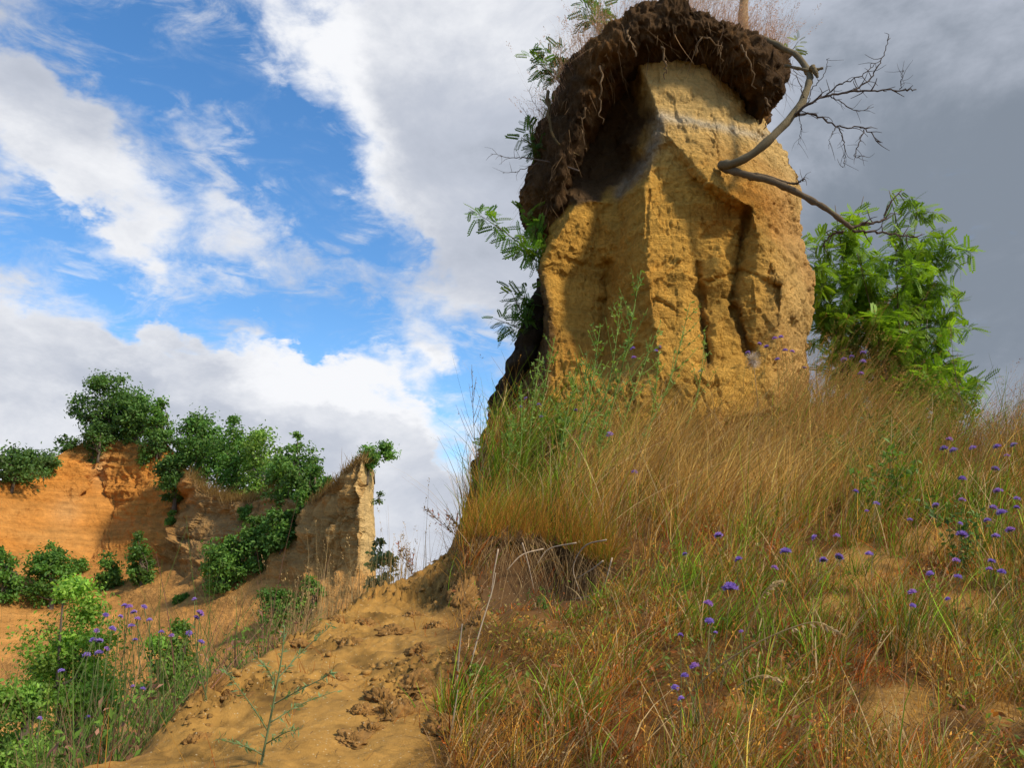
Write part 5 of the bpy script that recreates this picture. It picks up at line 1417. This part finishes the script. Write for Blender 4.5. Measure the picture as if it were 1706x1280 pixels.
# the seedling in front
sb = slope_base(432, 1278)
sb[2] -= 0.05
sdl = empty('green_seedling', sb, 'grey-green branching seedling alone on bare sand at the bottom', 'weed')
SY = sb[1]
SC_ = (0.20, 0.25, 0.11)
def sd_pts(l): return spline([P(a, b_, SY + dy) for a, b_, dy in l], 22)
main = sd_pts([(430, 1300, 0), (442, 1240, 0), (458, 1160, -0.01), (470, 1090, -0.02), (474, 1045, -0.02)])
m = MB(); m.tube(main, np.linspace(0.0036, 0.0015, 22), 6, SC_); m.build('stem', 'grass', sdl)
ml = MB()
sbr = [[(447, 1220, 0), (425, 1185, -.03), (400, 1150, -.05), (376, 1118, -.06)], [(455, 1175, 0), (500, 1150, -.05), (540, 1130, -.07), (552, 1118, -.08)], [(450, 1205, 0), (500, 1175, .04), (560, 1152, .06)], [(464, 1130, 0), (505, 1085, .05), (555, 1040, .07)],
       [(440, 1260, 0), (410, 1245, -.04), (365, 1232, -.06)], [(460, 1150, 0), (448, 1120, -.04), (420, 1090, -.06)], [(444, 1240, 0), (475, 1222, -.04), (500, 1215, -.06)]]
allb = [main]
for l in sbr:
    p = sd_pts(l); allb.append(p)
    m = MB(); m.tube(p, np.linspace(0.0019, 0.0008, 22), 5, SC_); m.build('branch', 'grass', sdl)
for p in allb:
    n = 46
    pp = p[RNG.integers(3, 22, n)] + RNG.normal(0, 0.002, (n, 3))
    ls = RNG.uniform(0.008, 0.024, n)
    leaves(ml, pp, unit(unit(p[-1] - p[0]) * 0.7 + RNG.normal(size=(n, 3)) * 0.7), rdir(n), ls, ls * 0.22, np.array((0.19, 0.28, 0.12)) * RNG.uniform(0.8, 1.25, (n, 1)))
ml.build('leaflets', 'leaf', sdl)['kind'] = 'stuff'
# little leafy plants on the right side of the bank
def leafy(name, label, px, py, hpx, wpx, n, size, col, seed):
    rng = np.random.default_rng(7000 + seed)
    b_ = slope_base(px, py)
    dist = np.linalg.norm(b_ - CAM); H, Wd = hpx / F_PX * dist, wpx / F_PX * dist
    o = empty(name, b_, label, 'plant')
    m = MB(); ml_ = MB()
    for k in range(7):
        t_ = b_ + np.array((rng.normal(0, Wd * 0.5), rng.normal(0, Wd * 0.35), H * rng.uniform(0.6, 1.05)))
        p = spline([b_, (b_ + t_) / 2 + rng.normal(0, 0.02, 3), t_], 9)
        m.tube(p, np.linspace(0.003, 0.0012, 9), 4, np.asarray(col) * 0.9)
        c = n // 7
        pp = p[rng.integers(2, 9, c)] + rng.normal(0, Wd * 0.10, (c, 3))
        ls = size * rng.uniform(0.6, 1.3, c)
        leaves(ml_, pp, unit(rng.normal(size=(c, 3)) + (0, 0, -0.1)), unit(rng.normal(size=(c, 3)) * 0.6 + (0, -0.4, 0.8)), ls, ls * 0.5, np.asarray(col) * rng.uniform(0.7, 1.35, (c, 1)))
    m.build('stems', 'grass', o); ml_.build('foliage', 'leaf', o)['kind'] = 'stuff'
leafy('leafy_plant', 'bright green leafy plant in the grass beside the right bare sand patch', 1478, 870, 110, 60, 330, 0.045, (0.12, 0.22, 0.03), 1)
leafy('leafy_plant', 'yellow-green leafy plant at the foot of the tower by the left buttress', 935, 760, 90, 40, 260, 0.05, (0.14, 0.24, 0.03), 2)
leafy('leafy_plant', 'small light green plant at the foot of the leaning dry stalk', 790, 1165, 55, 40, 120, 0.026, (0.16, 0.24, 0.03), 3)
leafy('leafy_plant', 'dense green plant on the crest before the feathery shrub', 1500, 790, 90, 90, 520, 0.04, (0.10, 0.17, 0.028), 4)
leafy('leafy_plant', 'green plant low in the grass under the violet flowers on the right', 1600, 960, 110, 45, 240, 0.03, (0.11, 0.19, 0.035), 5)
leafy('leafy_plant', 'tiny green herb inside the dark hollow', 905, 1015, 40, 14, 40, 0.02, (0.12, 0.2, 0.03), 6)
leafy('leafy_plant', 'green herb patch between grass at right of the blond grass', 1400, 800, 80, 70, 380, 0.035, (0.10, 0.175, 0.03), 7)
# dry stalks
def stalk(label, pts, r, col, head=False):
    b_ = slope_base(*pts[0])
    p = spline([b_] + [P(a, c_, b_[1] + dy) for a, c_, dy in pts[1:]], 24)
    o = empty('dry_stalk', b_, label, 'stalk', 'dry stalks on the bank')
    m = MB(); m.tube(p, np.linspace(r, r * 0.5, 24), 5, col); m.build('stem', 'grass', o)
    if head:
        m = MB(); n = 34
        k = RNG.integers(14, 24, n)
        d = unit(p[-1] - p[-4])
        ls = RNG.uniform(0.012, 0.022, n)
        leaves(m, p[k], unit(d + 0.35 * RNG.normal(size=(n, 3)) + (0, 0, -0.35)), rdir(n), ls, ls * 0.35, np.array((0.55, 0.40, 0.20)) * RNG.uniform(0.8, 1.2, (n, 1)))
        m.build('seed_head', 'grass', o)
PALE = (0.46, 0.36, 0.24)
stalk('pale stalk leaning right from the lower bank to the hollow', [(778, 1120), (800, 1050, 0.05), (820, 985, 0.1), (826, 955, 0.12)], 0.0035, PALE)
stalk('grey straight stalk standing at the edge of the bare sand', [(760, 1160), (764, 1100, 0.02), (770, 1040, 0.04)], 0.0045, (0.34, 0.27, 0.2))
stalk('thin pale stalk below the grey straight one', [(745, 1250), (755, 1200, 0), (763, 1150, 0)], 0.003, PALE)
stalk('arching grass stalk with pale drooping head right of the biggest flower', [(1180, 1180), (1240, 1060, -0.2), (1275, 985, -0.25), (1305, 968, -0.25)], 0.0022, (0.42, 0.30, 0.13), True)
stalk('long arching grass stalk with a drooping head in the middle grass', [(1070, 1230), (1200, 1110, -0.2), (1340, 1040, -0.3), (1400, 1055, -0.32)], 0.0024, (0.42, 0.30, 0.13), True)
stalk('short arching stalk with a drooping head below the long one', [(1170, 1200), (1230, 1145, -0.1), (1270, 1126, -0.12), (1294, 1132, -0.12)], 0.0022, (0.44, 0.32, 0.14), True)

# ================================================================== VIOLET FLOWERS
def head_mesh(seed):
    rng = np.random.default_rng(8000 + seed)
    m = MB()
    # core dome
    th = np.linspace(0, 2 * np.pi, 12, endpoint=False); hv = np.linspace(0, np.pi / 2, 5)
    T_, H_ = np.meshgrid(th, hv)
    v = np.stack([0.72 * np.cos(T_) * np.cos(H_), 0.72 * np.sin(T_) * np.cos(H_), 0.42 * np.sin(H_)], -1)
    i = np.arange(4)[:, None] * 12; k = np.arange(12)[None]
    m.add(v.reshape(-1, 3), None, np.stack([i + k, i + (k + 1) % 12, i + 12 + (k + 1) % 12, i + 12 + k], -1).reshape(-1, 4), (0.19, 0.11, 0.36))
    n = 110
    a = rng.uniform(0, 2 * np.pi, n); e_ = rng.uniform(-0.25, np.pi / 2, n)
    d = np.stack([np.cos(a) * np.cos(e_), np.sin(a) * np.cos(e_), np.sin(e_)], -1)
    p0 = d * np.array((0.62, 0.62, 0.36))
    kk = rng.random((n, 1))
    col = (1 - kk) * np.array((0.28, 0.17, 0.52)) + kk * np.array((0.50, 0.37, 0.78))
    leaves(m, p0, unit(d + 0.35 * rng.normal(size=(n, 3))), rdir(n, rng), rng.uniform(0.25, 0.5, n), np.full(n, 0.15), col)
    return m
def bract_mesh():
    m = MB(); a = np.linspace(0, 2 * np.pi, 10, endpoint=False)
    d = np.stack([np.cos(a), np.sin(a), 0 * a - 0.15], -1)
    leaves(m, d * 0.08 - (0, 0, 0.06), d, np.tile((0, 0, 1.0), (10, 1)), np.full(10, 0.62), np.full(10, 0.26), np.tile((0.10, 0.16, 0.06), (10, 1)))
    return m
PROTO = []
for k in range(4):
    tint = [(1, 1, 1), (1.2, 1.15, 1.08), (0.85, 0.8, 0.9), (1.25, 1.0, 0.95)][k]
    hm_ = head_mesh(k); hm_.c = [c_ * np.array(tint) for c_ in hm_.c]
    o = hm_.build('flower_head', 'petal', smooth=False); PROTO.append(o)
BR = bract_mesh().build('bracts', 'leaf', smooth=False)
FL = [
 ('by the tower\'s left foot', [(1054, 581, 10), (1056, 596, 9), (1093, 585, 9), (1098, 579, 10), (1167, 620, 9), (1016, 725, 15), (1057, 787, 12), (876, 664, 7), (868, 678, 6), (898, 675, 9), (902, 695, 8), (959, 684, 8)]),
 ('around the pale seed ball', [(1265, 573, 8), (1291, 564, 9), (1301, 562, 9), (1277, 578, 9), (1308, 584, 9), (1320, 586, 8), (1295, 599, 9), (1246, 588, 9), (1340, 613, 7)]),
 ('before the feathery shrub on the crest', [(1406, 600, 11), (1438, 588, 10), (1438, 603, 11), (1419, 595, 9), (1434, 623, 10)]),
 ('along the right skyline', [(1582, 733, 11), (1573, 748, 13), (1589, 751, 13), (1621, 747, 11), (1661, 745, 12), (1689, 742, 11), (1678, 760, 9)]),
 ('just below the right skyline', [(1658, 782, 12), (1603, 798, 12), (1663, 819, 14), (1603, 834, 11), (1559, 843, 12), (1655, 847, 13), (1669, 855, 16), (1645, 868, 12), (1694, 832, 11), (1694, 846, 9)]),
 ('right of the bare sand patch', [(1683, 884, 14), (1659, 894, 12), (1603, 892, 18), (1600, 873, 8), (1593, 935, 12), (1652, 936, 11), (1648, 949, 10), (1669, 954, 13), (1550, 957, 13), (1596, 962, 12), (1520, 988, 14), (1521, 1010, 10), (1579, 999, 9)]),
 ('left of the bare sand patch', [(1197, 893, 16), (1141, 924, 9), (1230, 933, 14), (1309, 920, 19), (1291, 947, 12), (1357, 896, 12), (1394, 894, 12), (1372, 934, 14), (1398, 929, 15), (1448, 924, 13)]),
 ('around the bright leafy plant', [(1460, 840, 11), (1425, 819, 10), (1444, 852, 7), (1516, 867, 9)]),
 ('in the middle grass around the biggest one', [(1216, 981, 28), (1180, 1007, 17), (1182, 1036, 16), (1134, 1059, 10), (1235, 1053, 8), (1192, 1055, 8)]),
 ('low in the grass at bottom centre', [(1157, 1111, 17), (1141, 1127, 14), (1125, 1147, 14), (1135, 1165, 12)]),
 ('before the bright bush at left', [(208, 1010, 10), (215, 1012, 11), (240, 1012, 10), (223, 1021, 10), (229, 1032, 10), (249, 1034, 9), (219, 1044, 11), (201, 1028, 8), (187, 1049, 13), (161, 1052, 9), (155, 1068, 12), (166, 1069, 11), (178, 1082, 9), (165, 1089, 13), (144, 1093, 13), (102, 1119, 10), (225, 1067, 8), (176, 1026, 10)]),
 ('at the left above the sand ridge', [(269, 1054, 9), (286, 1060, 9), (315, 1056, 11), (333, 1023, 14), (327, 1030, 10), (335, 1071, 11), (324, 999, 8)]),
 ('low in the weeds at bottom left', [(66, 1198, 8), (146, 1196, 8), (221, 1145, 8), (238, 1149, 9)])]
ORD = ['leftmost', 'second from left', 'third from left', 'fourth from left', 'fifth from left', 'sixth from left', 'seventh from left', 'eighth from left', 'ninth from left', 'tenth from left', 'eleventh from left',
       'twelfth from left', 'thirteenth from left', 'fourteenth from left', 'fifteenth from left', 'sixteenth from left', 'seventeenth from left', 'eighteenth from left']
fi = 0
for where, lst in FL:
    lst = sorted(lst)
    for r_, (a, b_, s_) in enumerate(lst):
        left = a < 400
        hgt_ = 0.42 if left else (0.40 if b_ < 760 else RNG.uniform(0.2, 0.32))
        Y, ok = ground_hit(a, b_, hgt_, 2.0, 4.2 if left else 6.75)
        if left: Y = min(max(Y, 2.6), 3.6)
        h = P(a, b_, Y)
        base_ = h + np.array((RNG.normal(0, 0.03), RNG.normal(0.03, 0.03), 0))
        base_[2] = gz(base_[0], base_[1]) - 0.02
        if h[2] - base_[2] < 0.08: base_[2] = h[2] - 0.10
        D_ = np.linalg.norm(h - CAM)
        rad = s_ / 2 / F_PX * D_ * 1.02
        lab = (ORD[r_] if r_ < len(lst) - 1 else 'rightmost') + ' of the violet flowers ' + where
        if s_ == 28: lab = 'biggest violet flower head, in the middle grass'
        o = empty('violet_flower', base_, lab, 'flower', 'violet flowers')
        m = MB()
        mid_ = base_ * 0.45 + h * 0.55 + RNG.normal(0, 0.05 * (h[2] - base_[2]), 3)
        m.tube(spline([base_, mid_, h - (0, 0, 0.1 * rad)], 10), np.linspace(0.0018, 0.0011, 10), 4, (0.17, 0.20, 0.07))
        m.build('stem', 'grass', o)
        src = PROTO[fi % 4]
        for sp_, nm in ((src, 'flower_head'), (BR, 'bracts')):
            c_ = sp_.copy(); c_.name = nm; COL.objects.link(c_)
            if nm == 'bracts':
                c_.parent = hd_o
                continue
            c_.parent = o
            c_.location = h - base_
            c_.scale = (rad, rad, rad)
            c_.rotation_euler = (RNG.normal(0.15, 0.25), RNG.normal(0, 0.25), RNG.uniform(0, 6.28))
            hd_o = c_
        fi += 1
for o in PROTO + [BR]:
    bpy.data.objects.remove(o)
# pale seed ball
q = P(1255, 600, 6.35)
bz = q.copy(); bz[2] = gz(q[0], q[1])
o = empty('seed_ball', bz, 'pale fluffy round seed head at the foot of the tower grooves', 'seed head')
m = MB(); m.tube(np.array([bz, (bz + q) / 2 + (0.01, 0, 0), q]), np.array((0.003, 0.0025, 0.002)), 5, (0.3, 0.22, 0.12)); m.build('stem', 'grass', o)
m = MB(); n = 420; d = rdir(n)
ribbons(m, q + d * 0.01, d, 0.15 * rdir(n), RNG.uniform(0.045, 0.075, n), np.full(n, 0.004), np.array((0.62, 0.52, 0.42)) * RNG.uniform(0.8, 1.1, (n, 1)), 2)
m.build('fluff', 'grass', o)
